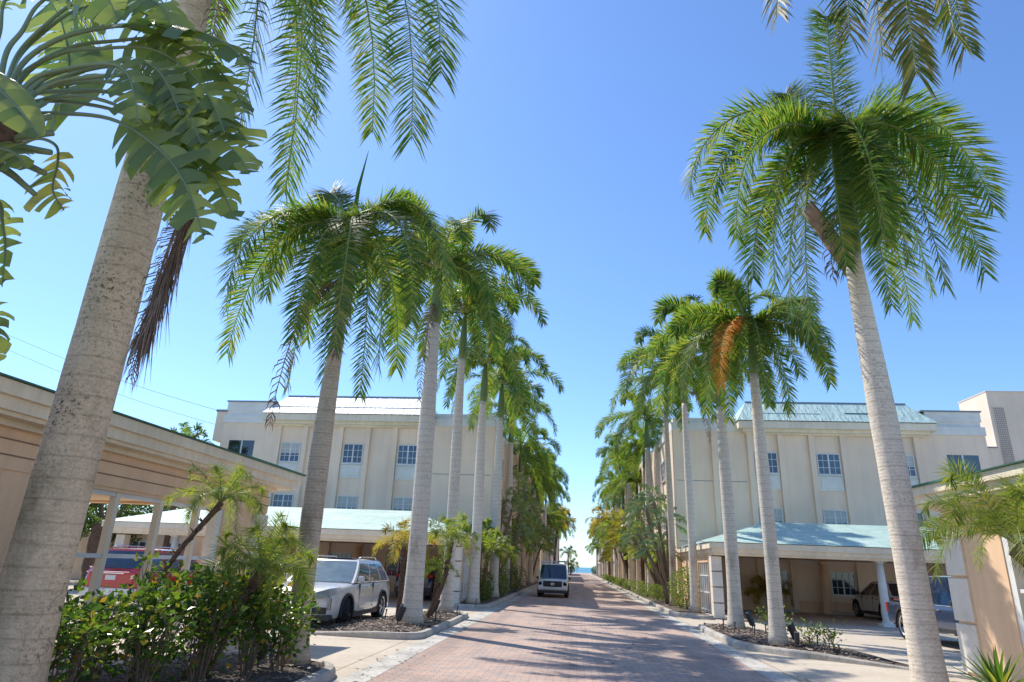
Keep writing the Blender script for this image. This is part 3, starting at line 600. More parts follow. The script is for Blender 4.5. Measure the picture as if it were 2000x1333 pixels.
# long open garages flanking the entrance
def garage(side):
    mx = (lambda x: x) if side > 0 else (lambda x: .2 * 2 - x)      # built for the right side, X wall = 7.2
    G = thing('garage', 'long peach stucco garage at the right edge, with white blocks up its corner' if side > 0 else 'long peach stucco garage on the left, with deep fascia and open posts', 'garage')
    XW = 7.2
    w_ = MB()
    w_.box(mx(XW), 12.3, 0, mx(XW + .3), 14.05, 2.62); w_.box(mx(XW), -3, 0, mx(XW + .3), 8.2, 2.62); w_.box(mx(XW + .003), 8.2, 2.4, mx(XW + .3), 12.3, 2.62)
    w_.box(mx(XW - .02), -3, 2.62, mx(XW + .32), 14.07, 2.8); w_.box(mx(XW + .01), -3, 2.8, mx(XW + .3), 14.05, 3.0)
    w_.box(mx(XW - .02), -3, 2.615, mx(XW), 14.07, 2.45)
    w_.box(mx(XW + .3), 11.45, 2.4, mx(13.4), 11.65, 3.0)
    w_.build('wall', 'stucco_peach', G)
    gr = MB()
    for z in (2.62, 2.8): gr.box(mx(XW - .022), -3, z - .012, mx(XW - .028), 14.08, z + .006)
    gr.build('wall_groove', 'groove', G)
    e = MB()  # cove, two fascia steps
    e.box(mx(XW - .10), -3.3, 2.93, mx(XW + .02), 14.2, 3.0); e.box(mx(XW - .32), -3.4, 3.0, mx(XW + .02), 14.5, 3.05)
    e.box(mx(XW - .38), -3.5, 3.05, mx(XW - .28), 14.62, 3.2); e.box(mx(XW - .45), -3.5, 3.2, mx(XW - .28), 14.7, 3.36)
    e.box(mx(XW - .28), 14.4, 3.05, mx(XW + .75), 14.62, 3.2); e.box(mx(XW - .28), 14.4, 3.2, mx(XW + .8), 14.7, 3.36); e.box(mx(XW + .02), 11.65, 3.0, mx(XW + .7), 14.5, 3.05); e.box(mx(XW + .8), 11.65, 3.05, mx(13.7), 12.0, 3.36)
    e.build('fascia', 'trim_cream', G)
    r = MB(); x0, x1 = sorted((mx(XW - .5), mx(13.9))); hip_roof(r, x0, x1, -3.6, 12.06, 3.385, min(mx(9.8), mx(11.2)), max(mx(9.8), mx(11.2)), 4.5, 4.12)
    r.box(x0, -3.6, 3.367, x1, 12.06, 3.38, 1); r.box(mx(XW - .5), 12.07, 3.362, mx(XW + .85), 14.76, 3.40, 1); r.build('roof', ['membrane_white_glare', 'green_edge'], G)
    c = MB(); c.box(mx(XW + .3), -3, 2.44, mx(13.4), 11.45, 2.48); c.build('ceiling', 'ceiling', G)
    # posts, rail, jambs
    for y in (9.29, 10.38, 11.49):
        if side > 0 and y < 9: continue
        p = MB(); p.box(mx(XW + .03), y - .05, 0, mx(XW + .13), y + .05, 2.4); p.build('post', 'trim_cream', G)
    rl = MB(); rl.box(mx(XW + .05), 8.2, 1.47, mx(XW + .11), 12.2, 1.53); rl.box(mx(XW + .04), 8.2, 2.34, mx(XW + .12), 12.2, 2.4); rl.box(mx(XW + .02), 12.15, 0, mx(XW + .2), 12.3, 2.4); rl.build('rail', 'trim_white', G)
    # corner blocks
    for k, (z0, z1) in enumerate(((.05, .87), (.92, 1.67), (1.72, 2.42))):
        b = MB(); b.box(mx(XW - .05), 13.45, z0, mx(XW + .45), 14.1, z1); b.build('corner_block', 'stone_white', G, bevel=.012)
    for y in (2, 6, 10.9):
        p = MB(); p.box(mx(13.1), y - .15, 0, mx(13.4), y + .15, 2.44); p.build('rear_post', 'trim_cream', G)
garage(1); garage(-1)

# ---------------------------------------------------------------- vehicles
def paint(name, c, metal=.25):
    m, nt, b = newmat(name); b.inputs['Base Color'].default_value = (*c, 1); b.inputs['Roughness'].default_value = .32; b.inputs['Metallic'].default_value = metal
    b.inputs['Coat Weight'].default_value = 1; b.inputs['Coat Roughness'].default_value = .04; n = noise(nt, 260, 2); r = ramp(nt, n.outputs[0], [(.3, mul(c, .93)), (.7, mul(c, 1.05))]); nt.links.new(r.outputs[0], b.inputs['Base Color'])
    n2 = noise(nt, 1.1, 2); bump(nt, b, n2.outputs[0], .06, .03); return m
M['paint_white'] = paint('paint_white', (.66, .66, .66), .1); M['paint_red'] = paint('paint_red', (.42, .02, .015), .1); M['paint_blue'] = paint('paint_blue', (.03, .055, .12), .35)
M['paint_navy'] = paint('paint_navy', (.015, .03, .07), .3); M['paint_van'] = paint('paint_van', (.72, .72, .70), .0)
M['tail_red'] = plain('tail_red', (.45, .015, .012), .12, 0, .8, 1); M['lamp_clear'] = plain('lamp_clear', (.42, .44, .46), .1, .5, .8, 1)
M['plate'] = plain('plate', (.62, .64, .6), .4); M['plastic_dark'] = plain('plastic_dark', (.035, .035, .038), .55)
def lerp(tab, x):
    if x <= tab[0][0]: return tab[0][1:]
    for a, b in zip(tab, tab[1:]):
        if x <= b[0]:
            t = (x - a[0]) / (b[0] - a[0]); t = t * t * (3 - 2 * t) if len(a) > 99 else t
            return tuple(p + (q - p) * t for p, q in zip(a[1:], b[1:]))
    return tab[-1][1:]
def wheel(parent, x, y, R, wd, side, steer=0, five=True):
    t = MB(); prof = [(-.5, .70), (-.5, .93), (-.42, .99), (-.25, 1), (.25, 1), (.42, .99), (.5, .93), (.5, .70)]; rows = []
    for k in range(33):
        a = 2 * pi * k / 32; rows.append([(p * wd, cos(a) * q * R, sin(a) * q * R) for p, q in prof])
    t.grid(rows); ty = t.build('wheel', 'tyre', parent, True); ty.location = (x, y, R); ty.rotation_euler = (0, 0, steer)
    r = MB(); rows = []
    for k in range(33):
        a = 2 * pi * k / 32; rows.append([(side * wd * p, cos(a) * q * R, sin(a) * q * R) for p, q in ((.47, .70), (.40, .62), (-.2, .60), (-.2, .0))])
    r.grid(rows, 1)
    for k in range(5 if five else 8):
        a = 2 * pi * k / (5 if five else 8)
        for da in (-.13, .13):
            u = V((0, cos(a + da), sin(a + da))); v = V((0, -sin(a + da), cos(a + da))); X = V((side * wd * .36, 0, 0)); X2 = V((side * wd * .44, 0, 0))
            p = [X2 + u * R * .1 - v * R * .05, X2 + u * R * .1 + v * R * .05, X + u * R * .64 + v * R * .035, X + u * R * .64 - v * R * .035]
            q = [z - V((side * .05, 0, 0)) for z in p]; r.add(p + q, [(0, 1, 2, 3), (4, 7, 6, 5), (0, 4, 5, 1), (1, 5, 6, 2), (2, 6, 7, 3), (3, 7, 4, 0)], 0)
    rows = []
    for k in range(33):
        a = 2 * pi * k / 32; rows.append([(side * wd * p, cos(a) * q * R, sin(a) * q * R) for p, q in ((.49, .71), (.50, .69), (.44, .64), (.40, .62))])
    r.grid(rows, 0)
    ri = r.build('rim', ['wheel_metal', 'dark'], ty, False)
def vehicle(name, label, loc, rz, scale, paintm, L, W, sill, prof, gh, wh, cat='car', steer=0, sillcol='plastic_dark', roofrails=False, details=None, group=None):
    """local frame: nose towards +y. prof: (y, shoulder z, centre top z, half width factor); gh: greenhouse (y_base_rear, y_top_rear, y_top_front, y_base_front, z_base, z_roof, inset)"""
    t = thing(name, label, cat, loc, rz, group, scale)
    R, wy_f, wy_r, wd = wh; hw = W / 2
    ys = [-L / 2 + L * i / 110 for i in range(111)]; rows = []
    for y in ys:
        zs, zt, k = lerp(prof, y); w_ = hw * k; zb = sill
        e = max(0, (abs(y) - (L / 2 - .35)) / .35); zb = sill + .05 * e
        arch = 0
        for wy in (wy_f, wy_r):
            d = abs(y - wy); ra = R * 1.16
            if d < ra: arch = max(arch, R + math.sqrt(ra * ra - d * d) * .98)
        zb2 = max(zb, arch); side = []
        zb2 = min(zb2, zs - .12)
        for f, kx in ((0, .955), (.12, .985), (.35, 1.0), (.6, .998), (.8, .985), (1, .945)):
            side.append((w_ * kx * (1 if True else 1), zb2 + (zs - zb2) * f))
        side += [(w_ * .88, zs + (zt - zs) * .45), (w_ * .7, zs + (zt - zs) * .8), (w_ * .35, zt - .008), (0, zt)]
        rows.append([(x, y, z) for x, z in side] + [(-x, y, z) for x, z in side[::-1][1:]])
    m = MB(); m.grid(rows)
    m.add(rows[0], [tuple(range(len(rows[0])))[::-1]]); m.add(rows[-1], [tuple(range(len(rows[0])))])
    body = m.build('body', paintm, t, True)
    # underbody and wheel wells
    u = MB(); u.box(-hw * .8, -L / 2 + .12, sill + .02, hw * .8, L / 2 - .12, sill + .3)
    for wy in (wy_f, wy_r): u.box(-hw * .9, wy - R * 1.1, R * .9, hw * .9, wy + R * 1.1, R * 2.1)
    u.build('underbody', 'dark', t)
    for s in (-1, 1): c = MB(); c.box(s * hw * .93, wy_r + R * 1.15, sill - .03, s * hw * .985, wy_f - R * 1.15, sill + .12); c.build('side_sill', sillcol, t)
    for wy in (wy_f, wy_r):
        for s in (-1, 1):
            c = MB(); r1, r2 = R * 1.12, R * 1.25; N = 18; rr = []
            for i in range(N + 1):
                a = rad(-12) + rad(204) * i / N; rr.append([(s * hw * q, wy + cos(a) * ra, R + sin(a) * ra) for q, ra in ((.90, r1), (1.004, r1), (1.004, r2), (.97, r2))])
            c.grid(rr); c.build('arch_trim', sillcol, t)
    # greenhouse
    yb0, yt0, yt1, yb1, zb, zr, ins = gh
    wb = hw * .93; wt = hw * ins
    g = MB(); nb = 9
    def sp(u, v):  # side plane point: u along, v up
        yb = yb0 + (yb1 - yb0) * u; yt = yt0 + (yt1 - yt0) * u; f = v
        return V((wb + (wt - wb) * f + .03 * sin(pi * f), yb + (yt - yb) * f, zb + (zr - zb) * f))
    for s in (-1, 1):
        rws = [[(s * sp(u / 12, v / 6).x, sp(u / 12, v / 6).y, sp(u / 12, v / 6).z) for v in range(7)] for u in range(13)]; g.grid(rws)
    # windscreen & rear surfaces, roof
    def cap(u, bow):
        return [[(x * sp(u, v / 6).x, sp(u, v / 6).y + bow * (1 - x * x), sp(u, v / 6).z + (.0 if v < 6 else 0)) for v in range(7)] for x in [i / 8 - 1 for i in range(17)]]
    g.grid(cap(1, .10)); g.grid(cap(0, -.06))
    rf = []
    for i in range(17):
        x = i / 8 - 1; rf.append([(x * wt, yt0 - .06 * (1 - x * x) * (1 if j == 0 else 0) + (yt1 - yt0) * j / 10 + .10 * (1 - x * x) * (1 if j == 10 else 0), zr + .05 * (1 - x ** 4) * sin(pi * min(1, max(0, (j + .0) / 10)))) for j in range(11)])
    g.grid(rf); g.build('cabin', paintm, t, True)
    # glazing
    def capglass(u, bow, v0, v1, x1, mat, nm):
        m = MB(); sgn = 1 if u == 1 else -1
        m.grid([[(x * sp(u, v).x * x1, sp(u, v).y + bow * (1 - (x * x1) ** 2) + sgn * .012, sp(u, v).z + .008) for v in [v0 + (v1 - v0) * q / 5 for q in range(6)]] for x in [i / 8 - 1 for i in range(17)]])
        m.build(nm, mat, t, True)
    capglass(1, .10, .03, .93, .93, details.get('ws', 'windscreen'), 'windscreen'); capglass(0, -.06, .12, .9, .9, 'glass_dark', 'rear_window')
    for s in (-1, 1):
        for a, b in details.get('win', ((.05, .27), (.30, .60), (.63, .95))):
            m = MB(); v0, v1 = .06, .86
            m.grid([[(s * (sp(q, v).x + .006), sp(q, v).y, sp(q, v).z) for v in [v0 + (v1 - v0) * i / 4 for i in range(5)]] for q in [a + (b - a) * i / 4 for i in range(5)]])
            m.build('side_window', details.get('glass', 'glass_blue'), t, True)
        m = MB(); q0, q1 = sp(.03, .02), sp(.97, .02); m.tube([(s * (q0.x + .012), q0.y, q0.z), (s * (q1.x + .012), q1.y, q1.z)], .013, 6); m.build('window_trim', 'chrome', t)
        q = sp(.93, .0); m = MB(); m.box(s * (hw * .97), q.y - .10, q.z + .02, s * (hw * 1.13), q.y + .02, q.z + .17); m.build('mirror', details.get('mirror', paintm), t, bevel=.03)
        if roofrails:
            m = MB(); m.tube([(s * wt * .9, yt0 + .1, zr + .03), (s * wt * .9, yt0 + .2, zr + .09), (s * wt * .9, yt1 - .3, zr + .09), (s * wt * .9, yt1 - .15, zr + .03)], .018, 6); m.build('roof_rail', 'chrome', t, True)
        for yy in details.get('handles', (-.05, -.95)):
            zz = zb - .12; m = MB(); m.box(s * hw * .985, yy - .1, zz, s * hw * 1.015, yy + .1, zz + .035); m.build('door_handle', 'chrome' if details.get('chrome', True) else 'plastic_dark', t, bevel=.01)
        for yy in details.get('doors', (-.45, .55)):
            m = MB(); m.box(s * hw * .96, yy - .004, sill + .15, s * hw * 1.0015, yy + .004, zb - .02); m.build('door_gap', 'dark', t)
        for wy, st in ((wy_f, steer), (wy_r, 0)):
            wheel(t, s * (hw - wd * .52), wy, R, wd, s, st)
    return t
def bxp(t, nm, mat, boxes, bevel=0):
    m = MB()
    for b in boxes: m.box(*b)
    return m.build(nm, mat, t, bevel=bevel)
SUVP = [(-2.4, .80, .86, .86), (-2.3, .96, 1.02, .93), (-1.9, 1.02, 1.06, .98), (-.5, 1.02, 1.06, 1.0), (.75, 1.02, 1.06, 1.0), (1.35, .99, 1.05, .985), (1.9, .92, 1.0, .955), (2.2, .86, .95, .91), (2.36, .74, .82, .85), (2.4, .62, .7, .80)]
SUVD = dict(win=((.05, .25), (.29, .57), (.61, .94)), handles=(.05, -.95), doors=(-.45, .65))
# white suv, nose to the camera
t = vehicle('parked_car', 'white suv parked nose out beside the left mulch island, front wheels turned', (-6.56, 18.23, 0), pi, .965, 'paint_white', 4.8, 1.9, .25, SUVP, (-2.12, -1.62, .15, 1.05, 1.04, 1.62, .70), (.36, 1.42, -1.43, .24), steer=rad(26), roofrails=True, details=SUVD, group='cars parked around the carports')
def suv_front(t):
    bxp(t, 'grille', 'plastic_dark', [(-.44, 2.30, .56, .44, 2.455, .86)], .03); m = MB()
    for i in range(9):
        x = -.38 + i * .095
        for k in range(5): m.box(x, 2.452, .585 + k * .052, x + .06, 2.465, .603 + k * .052)
    m.build('grille_mesh', 'chrome', t)
    for s in (-1, 1):
        m = MB(); m.add([(s * .46, 2.46, .70), (s * .80, 2.36, .74), (s * .92, 2.0, .88), (s * .90, 1.95, .96), (s * .74, 2.30, .92), (s * .46, 2.45, .83)], [(0, 1, 2, 3, 4, 5)])
        o = m.build('headlight', 'lamp_clear', t); so_ = o.modifiers.new('s', 'SOLIDIFY'); so_.thickness = .09; so_.offset = 0
        bxp(t, 'daytime_lamp', 'lamp_clear', [(s * .80, 2.30, .46, s * .86, 2.40, .74)], .01); bxp(t, 'fog_recess', 'plastic_dark', [(s * .50, 2.36, .36, s * .78, 2.44, .52)], .02)
    bxp(t, 'lower_bumper', 'plastic_dark', [(-.88, 2.2, .20, .88, 2.42, .35), (-.5, 2.3, .35, .5, 2.44, .50)], .03); bxp(t, 'skid_bar', 'chrome', [(-.6, 2.37, .23, .6, 2.43, .26)], .01)
    bxp(t, 'front_bumper', 'paint_white', [(-.8, 2.30, .50, .8, 2.425, .57)], .03)
    bxp(t, 'sunroof', 'glass_dark', [(-.42, -.8, 1.655, .42, .05, 1.675)], .01)
    bxp(t, 'wiper', 'plastic_dark', [(-.6, 1.02, 1.075, .1, 1.06, 1.09), (.1, 1.0, 1.08, .7, 1.04, 1.095)])
t.scale = (1.0, 1.056, .96); suv_front(t)
def suv_rear(t, paintm):
    for s in (-1, 1):
        m = MB(); m.add([(s * .52, -2.43, .98), (s * .86, -2.30, .98), (s * .9, -2.05, 1.05), (s * .86, -2.2, 1.14), (s * .6, -2.36, 1.13)], [(0, 1, 2, 3, 4)]); o = m.build('taillight', 'tail_red', t); sm = o.modifiers.new('s', 'SOLIDIFY'); sm.thickness = .08; sm.offset = 0
    bxp(t, 'tailgate', paintm, [(-.72, -2.42, .62, .72, -2.30, 1.03)], .03)
    bxp(t, 'garnish', 'chrome', [(-.4, -2.44, .97, .4, -2.42, 1.0)]); bxp(t, 'plate', 'plate', [(-.16, -2.435, .80, .16, -2.42, .93)])
    bxp(t, 'rear_bumper', 'trim_white' if paintm == 'paint_red' else 'plastic_dark', [(-.86, -2.46, .34, .86, -2.25, .58)], .04); bxp(t, 'lower_valance', 'plastic_dark', [(-.8, -2.43, .24, .8, -2.3, .34)], .02)
    bxp(t, 'wiper', 'plastic_dark', [(-.3, -2.30, 1.2, .12, -2.27, 1.22)])
t = vehicle('parked_car', 'red suv seen from behind through the shrubs, with a white lower bumper and roof rails', (-13.1, 20.6, 0), 0, .97, 'paint_red', 4.8, 1.9, .3, SUVP, (-2.2, -1.8, .1, 1.0, 1.04, 1.66, .74), (.36, 1.42, -1.43, .24), roofrails=True, details=SUVD, group='cars parked around the carports')
suv_rear(t, 'paint_red')
t = vehicle('parked_car', 'dark navy suv with bright red taillights, parked nose in under the left carport', (-7.0, 31.3, 0), 0, .93, 'paint_navy', 4.8, 1.9, .3, SUVP, (-2.2, -1.8, .1, 1.0, 1.04, 1.62, .72), (.36, 1.42, -1.43, .24), details=SUVD, group='cars parked around the carports')
suv_rear(t, 'paint_navy')
t = vehicle('parked_car', 'white hatchback parked nose in under the right carport, behind a white column', (13.15, 30.75, 0), 0, .96, 'paint_white', 4.6, 1.84, .22, [(-2.3, .80, .88, .86), (-2.15, .92, 1.0, .93), (-1.6, .96, 1.0, .99), (.8, .94, .98, 1.0), (1.5, .86, .93, .97), (2.0, .76, .85, .92), (2.24, .62, .72, .84), (2.3, .5, .6, .78)],
    (-2.1, -1.3, .1, 1.25, .95, 1.56, .66), (.34, 1.45, -1.32, .22), details=dict(win=((.1, .28), (.32, .60), (.63, .93)), glass='glass_dark', mirror='plastic_dark', chrome=False, handles=(.1, -.85), doors=(-.4, .7)), group='cars parked around the carports')
suv_like = t
for s in (-1, 1): bxp(t, 'taillight', 'tail_red', [(s * .6, -2.31, .85, s * .86, -2.1, .98)], .02); bxp(t, 'headlight', 'lamp_clear', [(s * .5, 2.1, .62, s * .8, 2.26, .74)], .03)
# blue pickup, nose to the camera
PK = [(-2.9, .98, 1.0, .95), (-2.85, 1.06, 1.08, .97), (-.95, 1.08, 1.1, 1.0), (1.0, 1.08, 1.12, 1.0), (1.6, 1.06, 1.14, .99), (2.5, 1.0, 1.12, .97), (2.8, .92, 1.04, .93), (2.9, .72, .84, .88)]
t = vehicle('pickup_truck', 'dark blue crew cab pickup parked nose out behind the right garage corner', (10.25, 19.55, 0), pi + rad(5), .90, 'paint_blue', 5.8, 2.0, .42, PK, (-1.05, -.85, .55, 1.45, 1.08, 1.86, .80), (.42, 1.85, -1.85, .28), cat='pickup truck', steer=rad(-14), details=dict(win=((.08, .44), (.50, .93)), handles=(.3, -.65), doors=(-.1, -1.05, 1.1), mirror='plastic_dark'), group='cars parked around the carports')
t.scale = (.9, .8, .92); bxp(t, 'bed_cover', 'plastic_dark', [(-.82, -2.75, 1.085, .82, -1.1, 1.12)]); bxp(t, 'step_bar', 'chrome', [(.92, -1.2, .30, 1.0, 1.2, .36), (-1.0, -1.2, .30, -.92, 1.2, .36)])
bxp(t, 'front_bumper', 'chrome', [(-.92, 2.75, .45, .92, 3.0, .68)], .04); bxp(t, 'grille', 'plastic_dark', [(-.6, 2.85, .70, .6, 2.93, .98)], .03)
for s in (-1, 1): bxp(t, 'headlight', 'lamp_clear', [(s * .62, 2.7, .78, s * .95, 2.9, .98)], .03); bxp(t, 'taillight', 'tail_red', [(s * .82, -2.92, .75, s * .98, -2.8, 1.05)], .02)
# white cargo van with a roof rack
VN = [(-3.0, 1.75, 1.8, .96), (-2.9, 1.85, 1.9, .98), (.2, 1.85, 1.9, .98), (1.05, 1.22, 1.26, 1.0), (1.3, 1.18, 1.24, 1.0), (2.2, 1.12, 1.2, .97), (2.7, 1.02, 1.12, .93), (2.85, .85, .95, .9)]
VN = [(-3.0, 1.05, 1.1, .97), (1.4, 1.12, 1.16, 1.0), (2.2, 1.10, 1.18, .98), (2.75, 1.04, 1.12, .95), (2.9, .9, 1.0, .92)]
t = vehicle('cargo_van', 'white cargo van with roof rack and black grille, parked on the brick road', (-1.32, 39.6, 0), pi, .83, 'paint_van', 5.8, 2.03, .40, VN, (-2.95, -2.85, .75, 1.65, 1.08, 2.08, .84), (.38, 1.85, -1.7, .26), cat='van', details=dict(win=((.72, .93),), handles=(.3,), doors=(.0, 1.2), mirror='plastic_dark', chrome=False, ws='glass_dark'))
bxp(t, 'grille', 'plastic_dark', [(-.62, 2.80, .66, .62, 2.945, 1.02)], .06); bxp(t, 'bumper', 'trim_white', [(-.95, 2.72, .50, .95, 2.96, .64)], .04); bxp(t, 'lower_bumper', 'plastic_dark', [(-.9, 2.7, .28, .9, 2.9, .50)], .03)
m = MB()
for k in range(24): a = 2 * pi * k / 24; b = 2 * pi * (k + 1) / 24; m.tube([(cos(a) * .085, 2.955, .84 + sin(a) * .085), (cos(b) * .085, 2.955, .84 + sin(b) * .085)], .012, 4)
m.box(-.12, 2.95, .825, .12, 2.965, .855); m.build('emblem', 'chrome', t)
for s in (-1, 1): bxp(t, 'headlight', 'lamp_clear', [(s * .66, 2.72, .72, s * .97, 2.9, 1.0)], .04); bxp(t, 'turn_lamp', 'tail_red', [(s * .93, 2.6, .6, s * 1.0, 2.7, .7)], .01)
m = MB()
for y in (-2.4, -1.5, -.6, .2): m.box(-.82, y, 2.22, .82, y + .05, 2.27)
for s in (-1, 1): m.box(s * .8, -2.6, 2.2, s * .84, .4, 2.25); [m.box(s * .8, y, 2.1, s * .84, y + .04, 2.2) for y in (-2.4, -.6, .2)]
m.build('roof_rack', 'trim_white', t); bxp(t, 'ladder', 'black_metal', [(-.7, -2.5, 2.27, -.66, .6, 2.31), (-.3, -2.5, 2.27, -.26, .6, 2.31)] + [(-.7, -2.4 + i * .3, 2.28, -.26, -2.37 + i * .3, 2.30) for i in range(10)])

# ---------------------------------------------------------------- tall palms
G = 'royal palms lining the brick road'
KN = dict(pairs=200, leafL=.54, lw=.025, r0=.032, plum=.5, droop=.22)
# (frond tips: metres from the crown centre)
palm('huge tan-trunked royal palm at the far left, crown above the picture', -4.67, 5.5, 8.0, 10.0, .238,
     [(1.25, .5, -4.6, .5, 1.3), (2.6, .6, -3.85, .9, 1.5), (1.85, 1.3, -3.2, .7, -1.5), (.75, 1.8, -2.5, .4, .5), (.75, 1.4, -4.0, .4, .8), (2.95, .3, -3.2, .9, 1.2), (.35, .8, -3.6, .3, 1.0), (-2.4, .8, -2.6), (-1.9, -1.6, -2.2), (.6, -2.6, -1.6), (2.0, -1.6, -.6), (-1.4, 2.2, -1.2), (1.2, 1.6, 2.0), (.3, -.6, 3.2), (-1.6, -.5, 1.6), (2.2, -1.9, -1.0)],
     'trunk_tan', 11, G, spear=3, dry=((.55, -.3, -2.2), (-.5, .3, -2.4)), base=.14, bulge=.0, flare=1.25, n=32, lean=(.16, 0), **{**KN, 'pairs': 270, 'leafL': .68, 'lw': .022, 'droop': .3})
palm('grey-brown royal palm behind the shrubs, second tall palm on the left, spear leaf upright', -4.10, 10.0, 5.6, 7.2, .144,
     [(-2.2, .2, -1.5, .7), (-2.8, 1.0, .2, .9), (-1.5, -.7, -2.6, .3), (-1.03, .6, -2.8, .1), (-1.9, .9, -.9, .8), (1.54, -1.0, -2.17, .4), (.4, .3, -3.0, .1), (1.12, -1.1, -2.9, .2), (1.75, .3, -1.2, 1.2), (1.6, 1.2, -.5, .9), (.49, -1.3, -2.7, .2), (-1.22, 1.5, -1.6, .3), (.66, 1.4, -2.2, .2), (-.35, -.9, -2.4, .15), (-1.6, -.9, -1.5, .5), (-.5, .9, -2.6, .1), (-.8, .5, .9, .5), (.6, .8, .8, .5)],
     'trunk_brown', 12, G, spear=1.7, dry=((-.7, -.5, -2.6), (.15, -.35, -1.4)), base=.14, bulge=.12, flare=1.6, n=28, lean=(.04, 0), rise=.6, leaf='palm_leaf', **KN)
palm('big pale royal palm on the right with a peeling brown sheath', 4.48, 9.65, 6.45, 8.55, .172,
     [(-2.2, .2, -1.6, .9), (-2.3, .8, -.4, 1.6), (-2.0, -.9, -2.3, .4), (-1.43, -.6, -3.0, .15), (-.62, .4, -3.25, .1), (-.1, -1.3, -2.4, .25), (.7, .5, -2.8, .15), (1.7, -.3, -2.6, .7), (2.5, .4, -1.1, 1.4), (2.3, 1.0, -1.7, .8), (.40, .5, 3.1, .3), (-.3, 1.2, 1.9, .3), (-.55, 1.4, -2.6, .2), (1.8, 1.3, -2.2, .4), (.2, -.8, -2.2, .15), (1.0, -.5, -2.9, .3), (-1.1, 1.6, -1.8, .4), (0, -1.0, -2.4, .2, .2), (-.45, -.75, -2.7, .1, .3), (.45, -.7, -2.6, .1, -.3), (1.2, .9, -2.9, .2)],
     'trunk_pale', 13, G, spear=None, dry=((-.55, -.5, -1.3),), husk=True, base=.14, bulge=.06, flare=1.2, n=32, lean=(-.17, 0), rise=.62, **{**KN, 'pairs': 215, 'leafL': .58})
palm('royal palm on the right with a hanging orange frond', 4.45, 16.25, 6.4, 7.7, .145,
     [(-1.3, -.8, -2.2), (1.9, .2, -1.5), (.6, -.6, -2.4), (-1.6, .9, .3), (2.3, .9, -.2), (1.8, 1.2, .5), (-1.7, .4, -1.56), (.55, 1.5, -.9), (-.6, -1.0, -1.9), (-.3, .6, 1.0), (1.2, -1.2, -1.2), (-2.0, -.4, -.4), (-.4, 1.3, -2.2), (0, -.8, -1.9), (.9, .6, -2.2), (-1.2, .3, -2.3), (1.4, -.5, .3), (-.9, -.3, .8)],
     'trunk_grey', 14, G, spear=1.8, orange=((-1.15, -1.3, -2.0),), base=.14, flare=1.35, rise=.55, **{**KN, 'leafL': .50, 'pairs': 165, 'lw': .03})
palm('royal palm overhanging the top right corner, trunk outside the picture', 4.6, 4.5, 8.6, 10.5, .26,
     [(-1.35, .9, -4.3, .5, 1.2), (-2.3, 1.6, -2.75, .6), (-1.4, .2, -4.5, .4, .9), (-1.3, 1.5, -3.5, .5), (1.5, 1.0, -3), (2.0, -1.0, -2), (.5, -2.2, -1.5), (-1.2, -2.0, -.5), (-2.2, 0, .6), (1.5, 1.8, .8), (.3, .3, 3), (-1.15, 1.2, -4.0, .5, 1.2), (-1.75, 1.2, -3.5, .5, 1.0), (-1.0, .7, -4.2, .4, -1.2)],
     'trunk_pale', 15, G, base=.14, leaf='palm_leaf_worn', **{**KN, 'leafL': .62, 'pairs': 260, 'lw': .024, 'droop': .4})
KM = dict(pairs=125, leafL=.56, lw=.038, r0=.035, plum=.5, droop=.25, seg=2)
def midpalm(label, X, Y, zt, zc, r, seed, R=2.7, n=15, **k):
    rnd = random.Random(seed); kk = {**KM, **{a: b for a, b in k.items() if a in KM}}; k2 = {a: b for a, b in k.items() if a not in KM}
    kk.setdefault('rise', 1.0); return palm(label, X, Y, zt, zc, r, random_tips(rnd, n + 4, R), k2.pop('trunk', 'trunk_grey'), seed, G, n=16, **kk, **k2)
P3 = midpalm('third tall left palm, its bulging base beside the white suv', -4.05, 16.9, 8.0, 9.7, .215, 21, 2.75, 16, dry=((-.15, -.5, -2.9),), spear=1.6)
P4 = midpalm('slim grey palm just behind the third tall left palm on the same mulch island', -4.0, 21.1, 8.3, 10.0, .168, 22, 2.8, 15, spear=1.5)
P5 = midpalm('palm beside the white trellis gate on the left', -4.05, 26.9, 8.2, 9.9, .195, 23, 2.8, 14)
P6 = midpalm('bluish grey palm at the left building corner', -4.0, 32.8, 8.8, 10.6, .215, 24, 2.9, 14)
Q3 = midpalm('thick grey palm at the far end of the right mulch island', 4.45, 20.3, 6.5, 8.5, .175, 25, 2.7, 15, spear=2.3)
Q4 = midpalm('palm beside the white trellis gate on the right', 4.55, 27.6, 8.4, 10.1, .152, 26, 2.9, 15, spear=1.8, dry=((.9, -.3, -2.2),))
Q5 = midpalm('slender palm at the right building corner, next to the bird of paradise clump', 4.3, 31.6, 8.8, 10.4, .142, 27, 2.8, 14, trunk='trunk_brown')
